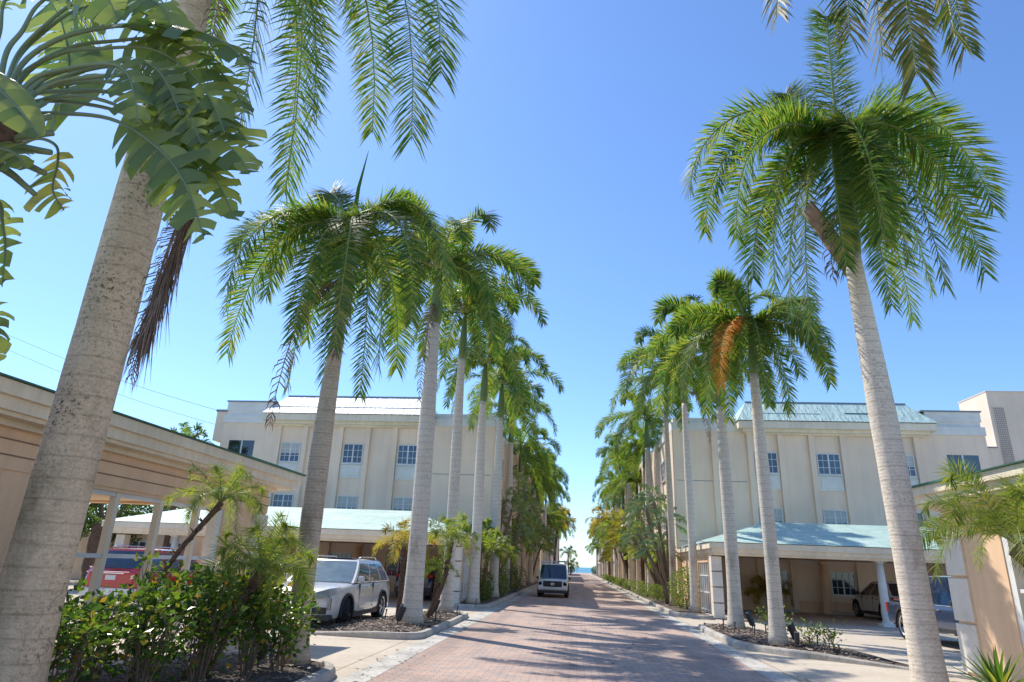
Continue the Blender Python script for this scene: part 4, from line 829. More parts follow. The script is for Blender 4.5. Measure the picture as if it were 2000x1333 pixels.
# farther pairs are copies of these with their own height and turn
src = [P5, P6, Q4, Q5, P4, Q3]
def ordn(i): return ['first', 'second', 'third', 'fourth', 'fifth', 'sixth', 'seventh', 'eighth', 'ninth', 'tenth', 'eleventh', 'twelfth', 'thirteenth', 'fourteenth', 'fifteenth'][i]
prnd = random.Random(77)
for side, X, ys in ((-1, -4.05, (39.5, 46, 51, 58, 62, 66, 71.5, 77, 84, 90, 97, 104, 118, 134, 150)), (1, 4.45, (41, 45.5, 50.3, 56, 62.5, 66.5, 70.5, 76, 81, 92.5, 100, 107, 115, 130, 152))):
    for i, y in enumerate(ys):
        s = src[(i * 2 + (side > 0)) % len(src)]; zs = prnd.uniform(.9, 1.1)
        if side > 0: zs *= (1.0 if y < 80 else .72)
        else: zs *= 1.0 if y < 85 else .85
        dup(s, (X + prnd.uniform(-.12, .12), y, .14), prnd.random() * 6.3,
            '%s royal palm past the building corner in the %s row' % (ordn(i), 'right' if side > 0 else 'left'), G, prnd.uniform(.93, 1.05), zs)

# ---------------------------------------------------------------- pygmy date palms and other small palms
def pygmy(label, base, top, R, seed, leaf='palm_leaf_light', nf=16, r=.055, pairs=34, leafL=.2, lw=.014, group='small date palms among the planting', up_bias=0, trunk='fibre', mid=None, down=1.0):
    rnd = random.Random(seed); t = thing('pygmy_date_palm', label, 'palm', base, 0, group); top = V(top) - V(base)
    pts = [V((0, 0, 0)), (V(mid) - V(base)) if mid else top * .5 + V((rnd.uniform(-.05, .05), 0, 0)), top]
    pp = smooth_path(pts, 14); mb = MB(); mb.tube(pp, [r * (1.15 - .3 * i / 14 + rnd.uniform(-.08, .08) + (.5 * (i / 14) ** 4)) for i in range(15)], 10)
    for i in range(46):      # old leaf bases
        f = rnd.uniform(.35, 1); q = pp[int(f * 14)]; a = rnd.random() * 6.3; d = V((cos(a), sin(a), 0)); mb.tube([q + d * r * .8, q + d * (r + .045 * (.5 + f)) + V((0, 0, .05))], [.014, .004], 4)
    mb.build('trunk', trunk, t)
    m = MB()
    for i in range(nf):
        f = (i + .5) / nf; az = i * 2.4 + rnd.uniform(-.2, .2); ang = rad(72 - 112 * f * down + up_bias); ll = R * rnd.uniform(.85, 1.1)
        frond(m, rnd, top, top + V((cos(az) * cos(ang), sin(az) * cos(ang), sin(ang) * .9 - .1)) * ll, rise=R * .33, pairs=pairs, leafL=leafL, lw=lw, r0=.009, plum=.5, droop=.45, seg=2 if R > .8 else 1, s0=.16)
    m.build('crown', [leaf, 'rachis'], t); return t
pygmy('small date palm leaning out of the shrubs in front of the left garage', (-4.95, 7.6, .14), (-4.62, 8.25, 2.22), .62, 31, 'palm_leaf_light', 20, .030, 50, .17, .009, mid=(-4.95, 7.8, 1.3))
pygmy('bushy lime green date palm at the right end of the shrubs', (-4.5, 7.9, .14), (-4.05, 8.5, 1.36), .72, 32, 'palm_leaf_light', 20, .07, 60, .27, .012)
pygmy('tiny date palm shoot rising dull green above the shrubs', (-4.4, 8.2, .14), (-4.15, 8.6, 1.45), .75, 33, 'palm_leaf', 3, .03, 36, .15, .01, up_bias=20)
pygmy('yellowing small date palm left of the third tall left trunk', (-4.75, 18.3, .14), (-4.75, 18.4, 1.95), .85, 34, 'palm_leaf_gold', 17, .06, 34, .26, .022)
pygmy('small date palm with a curved stem between the two island palms', (-4.0, 18.4, .14), (-3.55, 18.9, 2.15), .85, 35, 'palm_leaf_light', 17, .06, 34, .26, .022, mid=(-3.6, 18.4, 1.1))
pygmy('lower side head of a date palm on the left island, half behind the trunk', (-3.95, 18.7, .14), (-3.75, 18.5, 1.35), .55, 36, 'palm_leaf_light', 12, .045, 26, .2, .02)
pygmy('golden green date palm under the left row beside the trellis gate', (-4.2, 30.0, .14), (-3.95, 30.0, 2.0), 1.15, 37, 'palm_leaf_light', 18, .08, 34, .34, .04)
pygmy('green date palm close to the bluish palm at the left building corner', (-4.5, 31.5, .14), (-4.55, 31.5, 2.6), 1.1, 38, 'palm_leaf', 16, .08, 34, .34, .04)
pygmy('feathery date palm with orange old leaves in front of the right garage', (6.6, 9.5, .1), (6.33, 10.4, 2.1), 1.35, 39, 'palm_leaf_light', 24, .13, 90, .34, .013, mid=(6.75, 9.8, 1.0), down=.85)
pygmy('small yellowish date palm by the back wall of the right carport', (8.9, 33.2, .02), (8.9, 33.1, .75), 1.0, 40, 'palm_leaf_gold', 16, .08, 34, .32, .035)
# orange old leaves of the right one
# far small palms by the sea
pygmy('tall thin palm near the sea at the end of the road, left side', (-1.9, 150, 0), (-2.0, 150, 4.2), 2.0, 41, 'palm_leaf', 12, .12, 26, .6, .08, group='palms near the sea')
pygmy('short round palm near the sea at the end of the road', (-1.4, 152, 0), (-1.4, 152, 1.7), 1.9, 42, 'palm_leaf', 14, .15, 26, .6, .08, group='palms near the sea')
pygmy('bright yellow green palm over the far left planting', (-3.3, 96, .1), (-2.8, 96, 7.2), 3.0, 43, 'palm_leaf_gold', 18, .15, 40, .8, .09, group='palms near the sea')
pygmy('yellow green palm over the far right planting', (4.1, 88, .1), (4.0, 88, 7.0), 3.2, 44, 'palm_leaf_gold', 18, .15, 40, .8, .09, group='palms near the sea')
pygmy('dull green palm behind the roof of the left garage', (-20.4, 32, 0), (-20.4, 32, 6.9), 1.3, 45, 'palm_leaf', 14, .14, 30, .4, .05, group='palms behind the left garage')

# ---------------------------------------------------------------- shrubs
def leafblob(mb, rnd, c, rx, ry, rz, n, s, mi=0, shell=.55):
    for _ in range(n):
        while True:
            p = V((rnd.uniform(-1, 1), rnd.uniform(-1, 1), rnd.uniform(-1, 1)))
            if shell < p.length < 1 or (p.length < shell and rnd.random() < .25): break
        q = V(c) + V((p.x * rx, p.y * ry, p.z * rz)); leaf1(mb, rnd, q, s * rnd.uniform(.6, 1.25), mi)
def leaf1(mb, rnd, q, s, mi=0, d=None):
    d = d or V((rnd.uniform(-1, 1), rnd.uniform(-1, 1), rnd.uniform(-.5, .8))); d = d.normalized(); e = d.cross(V((rnd.uniform(-1, 1), rnd.uniform(-1, 1), rnd.uniform(-1, 1)))).normalized()
    n = d.cross(e); w_ = s * .33
    mb.add([q, q + d * s * .4 + e * w_ + n * s * .08, q + d * s, q + d * s * .4 - e * w_ + n * s * .08], [(0, 1, 2, 3)], mi)
def shrub(label, x, y, h, seed, spread=.28, leaf='shrub_leaf', stems=6, n=520, s=.075, group='leafy shrubs on the near left bed', z0=.14, bare=.4):
    h *= .86
    rnd = random.Random(seed); t = thing('shrub', label, 'shrub', (x, y, z0), 0, group); st = MB(); lf = MB()
    for i in range(stems):
        a = rnd.random() * 6.3; r = rnd.uniform(.02, .1); top = V((cos(a) * spread * rnd.uniform(.4, 1), sin(a) * spread * rnd.uniform(.4, 1), h * rnd.uniform(.72, 1.04)))
        pts = smooth_path([V((cos(a) * r, sin(a) * r, -.02)), top * .45 + V((rnd.uniform(-.07, .07), rnd.uniform(-.07, .07), 0)), top], 9)
        st.tube(pts, [.011 - .0009 * k for k in range(10)], 5)
        tips = [(pts[-1], 1.0)]
        for k in range(5):
            f = rnd.uniform(.25, .95); b = pts[int(f * 9)]; e = b + V((rnd.uniform(-.2, .2), rnd.uniform(-.2, .2), rnd.uniform(.1, .28))); st.tube([b, (b + e) * .5 + V((0, 0, -.02)), e], [.006, .0045, .003], 4); tips.append((e, 1.2 if f > .7 else (.8 if f > .45 else .35)))
        for e, wgt in tips:
            for _ in range(int(n / stems / 6 * wgt * 1.6)):
                g = V((rnd.gauss(0, .08), rnd.gauss(0, .08), rnd.gauss(-.02, .085))); leaf1(lf, rnd, e + g, s * rnd.uniform(.55, 1.25), d=V((g.x, g.y, g.z * .6 + .03)) + V((rnd.uniform(-.05, .05),) * 3))
    st.build('stems', 'wood_stem', t); lf.build('foliage', leaf, t); return t
hs = [(-4.55, 5.95, 1.0, 'nearest the huge tan palm trunk'), (-4.78, 6.5, 1.15, 'in front of the red suv bumper'), (-4.4, 6.9, 1.1, 'with long bare stems, left of the hedge middle'), (-4.65, 7.35, 1.5, 'tallest, topping the hedge middle'),
      (-4.25, 7.75, 1.3, 'with lime new leaves in the hedge middle'), (-4.5, 8.15, 1.35, 'behind the leaning date palm stem'), (-4.1, 8.55, 1.22, 'dense and dark below the bushy date palm'), (-4.3, 9.0, 1.3, 'last but one before the brown palm trunk'), (-3.98, 9.25, 1.12, 'hugging the second left palm trunk')]
for i, (x, y, h, d) in enumerate(hs): shrub('leafy shrub ' + d, x, y, h, 50 + i, .32, n=(340 if i < 3 else 560), stems=10, s=.088)
for i, (x, y) in enumerate(((-4.95, 6.0), (-5.0, 7.0), (-4.95, 8.0), (-4.75, 8.8))):
    shrub(['thin back shrub beside the tan trunk', 'thin back shrub under the red suv', 'thin back shrub near the garage posts', 'thin back shrub nearest the brown trunk'][i], x, y, 1.1, 70 + i, .3, n=200, stems=7)
def bush(label, x, y, r, seed, leaf='shrub_leaf_pale', n=900, s=.06, z0=.12, sq=.85, group='clipped round bushes along the right kerb'):
    rnd = random.Random(seed); t = thing('bush', label, 'bush', (x, y, z0), 0, group); lf = MB(); leafblob(lf, rnd, (0, 0, r * sq * .85), r, r, r * sq, n, s, shell=.8)
    leafblob(lf, rnd, (rnd.uniform(-.2, .2) * r, rnd.uniform(-.2, .2) * r, r * sq), r * .8, r * .8, r * sq * .85, n // 3, s, shell=.8)
    lf.build('foliage', leaf, t); m = MB(); [m.tube([(0, 0, 0), (rnd.uniform(-.5, .5) * r, rnd.uniform(-.5, .5) * r, r)], [.02, .01], 5) for _ in range(5)]; m.build('stem', 'wood_stem', t); return t
for i, (x, y, r, lb) in enumerate(((4.15, 36.4, .52, 'nearest clipped round bush, under the leaning stems'), (3.95, 39.6, .5, 'middle one of the three big clipped bushes'), (3.85, 43.6, .55, 'farthest of the three big clipped bushes'))):
    bush(lb, x, y, r, 80 + i)
for i, y in enumerate((52, 57, 63, 68, 74, 80, 88, 97)): bush('%s small clipped bush past the three big ones on the right kerb' % ordn(i), 3.85, y, .48, 90 + i, n=380, s=.09)
for i, (x, y, r, lf, lb) in enumerate(((-3.9, 28.6, .42, 'shrub_leaf', 'dark low shrub right of the left trellis gate'), (-4.3, 31.2, .6, 'shrub_leaf', 'dark shrub under the golden date palm'), (-3.75, 33.2, .5, 'shrub_leaf_pale', 'olive shrub at the kerb, below the bluish palm'), (-4.2, 36, .62, 'shrub_leaf', 'dark shrub just past the left building corner'),
     (-3.8, 39.5, .6, 'shrub_leaf', 'dark shrub beside the parked van'), (-3.9, 45, .7, 'shrub_leaf', 'dark shrub behind the parked van'), (4.5, 29.3, .55, 'shrub_leaf_pale', 'tall yellow green shrub between the gate palm and the leaning stems'), (4.4, 30.4, .5, 'shrub_leaf_pale', 'yellow green shrub at the foot of the corner palm'))):
    b = bush(lb, x, y, r, 110 + i, lf, 620, .085, sq=1.15 if i < 6 else 1.7, group='shrubs under the palm rows')
for i, (x, y, lb) in enumerate(((5.35, 15.6, 'small yellow flowering plant at the tip of the right island'), (5.35, 20.4, 'yellow green tuft behind the thick right palm'), (5.15, 18.2, 'yellow green tuft between the two right island palms'), (5.2, 16.3, 'low yellow sprout next to the island tip plant'))):
    shrub(lb, x, y, .42 if i < 3 else .25, 130 + i, .2, 'shrub_leaf_pale', 4, 130, .07, 'small plants on the right island', .14, .1)
bush('dark hedge clump at the beach end of the road', -3.4, 150, 1.3, 141, 'tree_leaf', 700, .25, group='greenery at the beach end'); bush('dark green clump right of the beach opening', 4.6, 170, 1.2, 142, 'tree_leaf', 500, .25, group='greenery at the beach end'); bush('low dark clump in front of the sea', -1.6, 188, 1.1, 143, 'tree_leaf', 600, .22, group='greenery at the beach end')

# ---------------------------------------------------------------- broad leaves (bird of paradise)
def blade(mb, rnd, pts, b0, width, N, segs=15, split=.5, droop=.12, pet=.022, mi=0, mr=1, tipk=1.0):
    """petiole along pts up to fraction b0, then a torn blade on both sides of the midrib"""
    P = smooth_path(pts, 40); n = len(P); mb.tube(P, [pet * (1.15 - .95 * i / (n - 1)) for i in range(n)], 6, mr, False); N = V(N).normalized()
    k0 = int(b0 * (n - 1)); f_at = lambda u: P[min(n - 1, int(k0 + u * (n - 1 - k0)))].lerp(P[min(n - 1, int(k0 + u * (n - 1 - k0)) + 1)], (k0 + u * (n - 1 - k0)) % 1)
    for sg in (-1, 1):
        cuts = [0]
        while cuts[-1] < 1: cuts.append(min(1, cuts[-1] + rnd.uniform(.5, 1.8) / segs))
        for a, b in zip(cuts, cuts[1:]):
            gap = rnd.uniform(0, .28) * (b - a) * 2 if rnd.random() < split else 0; dz = rnd.uniform(.1, 2.6) * droop if split > 0 else droop; skew = rnd.uniform(-.12, .25) * split
            rows = []; endk = rnd.uniform(.8, 1.08) if rnd.random() > .12 else rnd.uniform(.45, .8)
            for q in range(3):
                u = a + (b - a) * q / 2; c = f_at(u); T = (f_at(min(1, u + .03)) - f_at(max(0, u - .03))).normalized(); S = (T.cross(N)).normalized() * sg; wd = width * (math.sin(pi * min(1, (u * .93 + .07)) ** .8) ** .55) * (rnd.uniform(.97, 1.03) if split < .2 else endk)
                up_ = S.cross(T) * sg; row = []
                ue = u + (gap if q == 0 else (-gap if q == 2 else 0)); ce = f_at(min(1, max(0, ue)))
                for j in range(5):
                    v = j / 4; o_ = c.lerp(ce, v); row.append(o_ + S * wd * v + T * wd * (.30 + skew) * v + up_ * wd * .22 * sin(pi * v * .6) * (.4 if split else .6) - V((0, 0, 1)) * dz * v * v * wd * 3)
                rows.append(row)
            mb.grid(rows, mi)
t = thing('bird_of_paradise_tree', 'big banana-like plant with torn broad leaves arching in at the top left', 'plant', (-5.2, 3.4, .1)); O = V((5.2, -3.4, -.1)); brnd = random.Random(9)
st = MB(); st.tube(smooth_path([(0, 0, 0), (.25, .05, 1.6), (.62, .15, 3.2), (.78, .25, 4.35), (.9, .3, 4.7)], 16), [.15, .15, .15, .14, .14, .14, .14, .14, .15, .16, .17, .18, .19, .2, .19, .14, .05], 14); st.build('trunk', 'fibre', t, True)
LV = {
 'A': ([(-4.54, 3.9, 4.85), (-4.1, 3.9, 4.86), (-3.66, 3.9, 4.79), (-3.3, 3.9, 4.58), (-3.03, 3.9, 4.34), (-2.83, 3.9, 4.05), (-2.67, 3.9, 3.72)], .44, .27, (-.1, -1, .35), .8),
 'B': ([(-4.78, 4.1, 5.21), (-4.38, 4.1, 5.26), (-3.98, 4.1, 5.24), (-3.58, 4.1, 5.11), (-3.3, 4.1, 5.0), (-3.01, 4.1, 4.84), (-2.69, 4.1, 4.59), (-2.55, 4.1, 4.39)], .5, .26, (.3, -1, .5), .5),
 'C': ([(-4.35, 3.8, 5.1), (-4.08, 3.8, 5.21), (-3.75, 3.8, 5.24), (-3.56, 3.8, 5.16), (-3.43, 3.8, 4.93), (-3.34, 3.8, 4.67)], .46, .19, (.3, -1, .1), .6),
 'D': ([(-4.7, 4.0, 5.34), (-4.39, 4.0, 5.57), (-4.04, 4.0, 5.6), (-3.6, 4.0, 5.58), (-3.24, 4.0, 5.37), (-2.95, 4.0, 5.05), (-2.75, 4.0, 4.7)], .42, .27, (.2, -1, .2), .7),
 'E': ([(-4.61, 3.9, 5.35), (-4.36, 3.9, 5.61), (-4.02, 3.9, 5.71), (-3.66, 3.9, 5.73), (-3.24, 3.9, 5.68), (-2.85, 3.9, 5.5), (-2.58, 3.9, 5.23)], .42, .24, (.1, -.7, 1), .25),
 'F': ([(-4.54, 3.7, 5.27), (-4.47, 3.7, 5.52), (-4.41, 3.7, 5.79), (-4.17, 3.7, 5.99), (-3.88, 3.7, 5.91), (-3.66, 3.7, 5.58)], .45, .26, (0, -1, .2), .3),
 'G': ([(-5.03, 4.2, 5.7), (-4.84, 4.2, 6.04), (-4.6, 4.2, 6.26), (-4.25, 4.2, 6.3), (-3.8, 4.2, 6.1), (-3.55, 4.2, 5.63)], .4, .32, (.1, -1, .2), .5),
 'H': ([(-4.32, 3.3, 4.84), (-4.15, 3.3, 4.7), (-4.0, 3.3, 4.58), (-3.79, 3.3, 4.4), (-3.57, 3.3, 4.17)], .1, .17, (.2, -1, .6), .0),
 'I': ([(-4.82, 4.4, 5.41), (-4.66, 4.4, 5.52), (-4.72, 4.4, 5.87), (-4.91, 4.4, 6.3), (-5.13, 4.4, 6.63)], .15, .42, (0, -1, .1), .5),
 'J': ([(-4.9, 4.3, 4.85), (-4.69, 4.3, 4.94), (-4.48, 4.3, 4.86), (-4.41, 4.3, 4.68), (-4.38, 4.3, 4.42), (-4.22, 4.3, 4.22)], .5, .20, (0, -1, .1), 1.0),
 'K': ([(-4.34, 3.6, 4.41), (-4.19, 3.6, 4.32), (-4.05, 3.6, 4.27), (-3.92, 3.6, 4.14)], .1, .13, (.1, -1, .6), .1),
 'M': ([(-4.48, 3.9, 4.94), (-4.07, 3.95, 5.07), (-3.64, 4.0, 4.95), (-3.26, 4.05, 4.6), (-3.06, 4.05, 4.27), (-2.92, 4.1, 4.01)], .44, .24, (.5, -1, 0), .7),
 'N': ([(-4.89, 4.3, 5.44), (-4.45, 4.3, 5.65), (-4.02, 4.3, 5.68), (-3.59, 4.3, 5.5), (-3.1, 4.3, 5.2), (-2.86, 4.3, 5.07)], .5, .28, (.2, -.8, .9), .6),
 'O': ([(-4.57, 4.0, 5.07), (-4.11, 4.05, 5.08), (-3.68, 4.1, 4.98), (-3.22, 4.15, 4.72), (-2.85, 4.15, 4.38), (-2.62, 4.15, 4.02)], .5, .22, (.3, -1, .4), .35),
 'P': ([(-4.64, 3.7, 5.17), (-4.67, 3.7, 5.53), (-4.73, 3.7, 5.86), (-4.57, 3.7, 6.07), (-4.25, 3.7, 5.94)], .45, .24, (.1, -1, .2), .6),
 'Q': ([(-4.71, 4.0, 4.24), (-4.5, 4.0, 4.12), (-4.42, 4.0, 3.96), (-4.32, 4.0, 3.73), (-4.24, 4.0, 3.40)], .2, .16, (.1, -1, .1), 1.0),
 'S': ([(-4.62, 4.1, 3.45), (-4.45, 4.1, 3.32), (-4.30, 4.1, 3.15), (-4.18, 4.1, 2.85)], .15, .17, (.1, -1, .2), 1.0)}
HC = V((-4.38, 3.68, 4.55))
for k_, sh in (('B', (-.1, .12, .28)), ('D', (.05, .1, .22)), ('N', (.1, -.1, -.25)), ('C', (.18, .1, .12)), ('E', (-.12, .1, .12)), ('M', (.12, .15, .22)), ('G', (.1, -.1, .05)), ('C', (.32, .15, -.05))):
    q_ = LV[k_]; LV[k_ + str(len(LV))] = ([(V(p) + V(sh) * (i / (len(q_[0]) - 1) + .3)) for i, p in enumerate(q_[0])], q_[1], q_[2] * brnd.uniform(.75, 1.1), (q_[3][0] + brnd.uniform(-.5, .5), -1, q_[3][2] + .3), .9)
for k, (pts, b0, wd, N, spl) in LV.items():
    pts = [V(p) for p in pts]
    if k[0] not in 'HKQS': pts = [HC + (pts[0] - HC) * .15] + pts
    m = MB(); blade(m, brnd, [p + O for p in pts], b0 + (.08 if k not in 'HKQS' else 0), wd, N, 12 if k not in 'JQS' else 9, spl, .10, .020)
    o = m.build('leaf', ['broad_leaf_gold' if k in 'J' else 'broad_leaf', 'petiole'], t, True)
    if k == 'J': o['label'] = 'yellowing torn leaf'
for i in range(11):      # leaf-base fan behind the head
    m = MB(); a = rad(-20 + i * 14); d = V((cos(a) * .55, .12, sin(a) * .75)); p0 = HC + O + V((-.12, -.02, -.25)); m.tube(smooth_path([p0, p0 + d * .5 + V((0, 0, .06)), p0 + d], 6), [.05, .045, .04, .035, .03, .026, .022], 6); m.build('petiole', 'petiole', t, True)
m = MB(); frond(m, brnd, V((-3.27, 4.55, 4.5)) + O, V((-3.47, 4.55, 2.85)) + O, rise=.02, pairs=120, leafL=.22, lw=.010, r0=.02, plum=1.4, droop=9, s0=.02, out=.3)
for i in range(420):
    u = brnd.random(); p = V((-3.26, 4.55, 4.55)).lerp(V((-3.45, 4.55, 3.2)), u) + O; g = V((brnd.gauss(0, .032 + .015 * u), brnd.gauss(0, .04), 0)); l = brnd.uniform(.2, .55)
    q = p + g + V((brnd.gauss(-.02, .035), brnd.gauss(0, .03), -l)); s_ = V((.006, .002, 0)); m.add([p + g * .6 - s_, p + g * .6 + s_, q], [(0, 1, 2)], 0)
m.build('dead_leaf', ['frond_dry', 'husk'], t, label='brown dead leaf hanging straight down')
M['broad_leaf_light'] = bananamat('broad_leaf_light', (.13, .19, .09), (.22, .27, .13), (.2, .36, .06), (.5, .6, .1), .35)
def paradise(label, base, heads, seed, leafL=1.15, lw=.24, group='bird of paradise clumps by the buildings', leaf='broad_leaf'):
    rnd = random.Random(seed); t = thing('bird_of_paradise_plant', label, 'plant', base, 0, group); O = -V(base)
    for h in heads:
        h = V(h) + O; m = MB(); b = V((rnd.uniform(-.25, .25), rnd.uniform(-.25, .25), 0)); m.tube(smooth_path([b, (b + h) * .5 + V((rnd.uniform(-.1, .1), 0, .1)), h], 10), [.10, .10, .09, .09, .085, .085, .08, .08, .08, .085, .06], 8); m.build('stem', 'wood_stem', t, True)
        m = MB()
        for i in range(11):
            a = rad(-30 + 240 * (i + .5) / 11 + rnd.uniform(-8, 8)); yy = rnd.uniform(-.6, .6); d = V((cos(a), yy, sin(a))).normalized(); L = leafL * rnd.uniform(.8, 1.15)
            p = [h - V((0, 0, .1)), h + d * L * .45, h + d * L * .85 + V((0, 0, -.05)), h + d * L * 1.25 + V((d.x * .15, 0, -.3))]
            blade(m, rnd, p, .4, lw, (rnd.uniform(-.5, .5), -1, .4), 8, .6, .1, .018)
        m.build('leaves', [leaf, 'petiole'], t)
    return t
paradise('bird of paradise clump with slanting stems against the sunny wall, right of the road', (4.25, 33.2, .12), [(3.35, 33.5, 4.5), (2.95, 33.2, 3.2), (3.75, 33.6, 5.0), (4.35, 33.0, 3.9), (3.9, 33.0, 2.6)], 61, .8, .13, leaf='broad_leaf_light')
paradise('dark bird of paradise clump between the left row of palms and the building', (-4.3, 42, .12), [(-4.3, 42, 4.5), (-3.6, 42, 5.0), (-3.9, 42.5, 3.3), (-4.5, 41, 6.4)], 62, 1.2, .28)
paradise('orange tinged clump farther along the right row', (4.5, 58, .12), [(4.0, 58, 4.2), (3.6, 58, 3.0), (4.3, 58, 5.2)], 63, 1.4, .3, leaf='broad_leaf_gold')
paradise('orange tinged clump farther along the left row, behind the van', (-4.1, 60, .12), [(-3.6, 60, 4.2), (-3.2, 60, 3.2)], 64, 1.3, .3, leaf='broad_leaf_light')
fill = [c for c in bpy.data.objects if c.name.startswith('bird_of_paradise_plant') and c.parent is None]
for i, (k_, x, y, sc_, lb) in enumerate(((0, 4.6, 39.5, 1.0, 'green bird of paradise clump behind the clipped bushes'), (1, 4.6, 46, .95, 'dark bird of paradise clump past the big clipped bushes'), (0, 4.7, 52, 1.1, 'bird of paradise clump between far right trunks'), (0, 4.7, 66, 1.2, 'far bird of paradise clump on the right, half hidden by trunks'), (1, 4.8, 76, 1.2, 'farthest dark leafy clump of the right row'),
     (0, -4.5, 37.5, 1.0, 'bird of paradise clump just past the left building corner'), (1, -4.5, 49, 1.1, 'dark leafy clump behind the van roof, left row'), (0, -4.6, 55, 1.2, 'far leafy clump between left trunks'), (1, -4.6, 71, 1.3, 'farthest dark leafy clump of the left row'))):
    dup(fill[k_], (x, y, .12), .6 * i, lb, scale=sc_)
pg = [c for c in bpy.data.objects if c.name.startswith('pygmy_date_palm') and c.parent is None and ('trellis gate' in c['label'] or 'corner' in c['label'])]
for i, (x, y, sc_, lb) in enumerate(((4.5, 37.6, 1.1, 'small date palm behind the nearest clipped bush'), (4.5, 48, 1.4, 'date palm showing between the right trunks beyond the clipped bushes'), (4.5, 60, 1.7, 'far date palm low in the right row'), (-4.4, 44, 1.3, 'date palm low in the left row near the van'), (-4.4, 53, 1.5, 'date palm low in the left row behind the van'), (-4.3, 64, 1.7, 'far date palm low in the left row'))):
    dup(pg[i % len(pg)], (x, y, .12), i * 1.3, lb, scale=sc_)
lt = MB(); lr = random.Random(17)
for i in range(1500):      # leaf litter along the gutters and on the drive
    q = lr.random(); x = (lr.choice((XL - .2 + lr.gauss(0, .22), XR + .2 + lr.gauss(0, .22))) if q < .6 else lr.uniform(-6.5, 7)); y = 9 + 40 * lr.random() ** 1.6; a = lr.random() * 6.3; l = lr.uniform(.012, .05) * (1 if q < .9 else 2.2); wd = l * lr.uniform(.12, .4); u = V((cos(a), sin(a), 0)) * l; v = V((-sin(a), cos(a), .2)) * wd; p = V((x, y, .016))
    lt.add([p - u, p + v, p + u, p - v], [(0, 1, 2, 3)])
lt.build('leaf_litter', 'bark_chip', kind='stuff')
# sword-leaved rosette bottom right
t = thing('agave_plant', 'sword-leaved green rosette at the bottom right, in front of the garage corner', 'plant', (5.9, 10.75, .12)); ar = random.Random(3); m = MB()
for i in range(34):
    a = i * 2.4; f = i / 34; el = rad(78 - 66 * f); L = .80 * ar.uniform(.8, 1.1); d = V((cos(a) * cos(el), sin(a) * cos(el), sin(el))); S = d.cross(V((0, 0, 1))).normalized(); n_ = S.cross(d); rows = []
    for q in range(6):
        u = q / 5; c = d * L * u + V((0, 0, -.16 * u * u * (1 - .5 * sin(el)))); ww = .042 * (1 - u ** 1.6) + .001; rows.append([c - S * ww + n_ * ww * .5, c, c + S * ww + n_ * ww * .5])
    m.grid(rows)
m.build('leaves', 'palm_leaf', t)

# ---------------------------------------------------------------- trees behind the left garage
def tree(label, x, y, h, r, seed, group='trees behind the left garage', fan=False):
    rnd = random.Random(seed); t = thing('tree', label, 'tree', (x, y, 0), 0, group); m = MB(); m.tube(smooth_path([(0, 0, 0), (.1, 0, h * .35), (0, .1, h * .7)], 8), [.22 - .015 * i for i in range(9)], 10); cl = []
    for i in range(9):
        a = rnd.random() * 6.3; q = V((cos(a) * r * rnd.uniform(.3, .8), sin(a) * r * rnd.uniform(.3, .8), h * rnd.uniform(.45, .95))); m.tube([(0, 0, h * .4), q * .6 + V((0, 0, h * .15)), q], [.09, .05, .02], 6); cl.append(q)
    m.build('trunk', 'wood_stem', t, True); f = MB()
    for q in cl: leafblob(f, rnd, q, r * .45, r * .45, r * .4, 420, .17, shell=.4)
    f.build('crown', 'tree_leaf', t); return t
tree('full dark tree beside the open end of the left carport', -24.2, 32.5, 5.4, 2.2, 155); tree('tall dark tree filling the gap at the far left', -21.8, 25.5, 4.6, 1.7, 156)
tree('dark leafy tree seen through the first garage opening', -25.5, 34, 5.2, 2.6, 151); tree('leafy tree beyond the garage posts, beside the carport end', -22.6, 36.5, 4.6, 2.2, 152); tree('broad tree farthest left behind the garage', -30, 32, 5.0, 3, 153); tree('lighter low tree next to the hairy palm stump', -24.6, 30, 3.0, 1.6, 154)
t = thing('palm_stump', 'shaggy brown palm trunk seen between the garage posts', 'palm trunk', (-20.2, 26.8, 0), group='trees behind the left garage'); m = MB(); rr = random.Random(2); m.tube([(0, 0, z * .2) for z in range(14)], [.32 + rr.uniform(-.05, .05) for _ in range(14)], 10)
m.build('trunk', 'fibre', t)

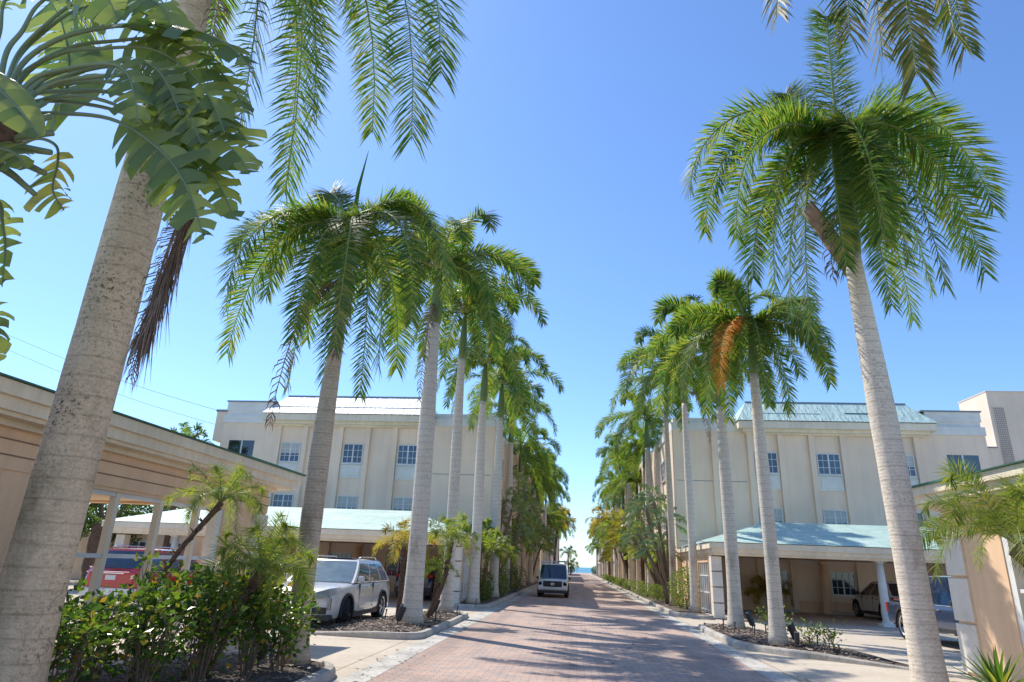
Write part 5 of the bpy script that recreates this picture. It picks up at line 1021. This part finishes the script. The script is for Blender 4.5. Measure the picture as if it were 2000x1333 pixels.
# ---------------------------------------------------------------- garden lights, stakes, cables
def spot(label, x, y, z=.16, lean=.12, s=1.0):
    t = thing('garden_spotlight', label, 'spotlight', (x, y, z), 0, 'garden spotlights at the palm feet', s); m = MB(); m.tube([(0, 0, -.06), (0, 0, .1)], .014, 6); m.build('stake', 'black_metal', t)
    m = MB(); m.tube([(0, 0, .08), (.01, 0, .11), (lean * .9, 0, .40), (lean, 0, .41)], [.03, .075, .085, .08], 14); h = m.build('lamp_head', 'black_metal', t); m = MB(); m.tube([(lean, 0, .405), (lean + .004, 0, .42)], .06, 12); m.build('lens', 'lamp_clear', h)
spot('black spotlight leaning at the foot of the third tall left palm', -4.22, 16.3); spot('black spotlight at the foot of the slim grey left palm', -4.12, 19.9); spot('black spotlight beside the orange-fronded right palm', 4.86, 16.35, lean=-.1)
spot('black spotlight behind the thick right palm', 4.82, 20.0, lean=-.1); spot('dark green spotlight standing by the brown trunk near the hedge', -4.35, 9.45, lean=.06, s=.95); spot('small black spotlight right of the near right island palm', 4.7, 15.75, s=.7, lean=.02)
stk = [(-4.9, 17.6, 'beside the suv wheel'), (-5.1, 16.2, 'near the pointed end of the left island'), (-4.5, 19.2, 'between the suv and the third left palm'), (-3.5, 20.2, 'right of the slim grey left palm'), (-3.6, 17.6, 'right of the third left palm'), (3.95, 19.6, 'left of the thick right palm'), (4.1, 18.9, 'in front of the thick right palm'), (4.45, 18.3, 'between the right island palms'), (4.8, 18.6, 'behind the right island'), (5.2, 16.0, 'leaning at the tip of the right island'), (5.1, 17.4, 'right of the orange-fronded palm'), (-3.6, 24.6, 'at the far end of the left island')]
for i, (x, y, d) in enumerate(stk):
    m = MB(); m.tube([(0, 0, 0), (.02, .01, .24)], .016, 6); m.tube([(.02, .01, .24), (.021, .01, .27)], .026, 8); o = m.build('garden_stake', 'black_metal', None, label='short black stake light ' + d, cat='stake light', group='stake lights in the mulch'); o.location = (x, y, .13)
for (a, b, d) in (((-60.1, 60, 22.6), (-34, 60, 14.6), 'highest of the three thin cables over the left garage'), ((-60.1, 60, 21.1), (-34, 60, 13.2), 'middle one of the three thin cables over the left garage'), ((-60, 60, 18.2), (-34, 60, 10.8), 'lowest of the three thin cables over the left garage')):
    m = MB(); A, B = V(a), V(b); D = B - A; pts = [A + D * u + V((0, 0, -.5 * math.sin(pi * max(0, min(1, u))))) for u in [i / 16 for i in range(-4, 25)]]; m.tube(pts, .022, 5); m.build('power_cable', 'grey_cap', None, label=d, cat='cable', group='cables in the sky')
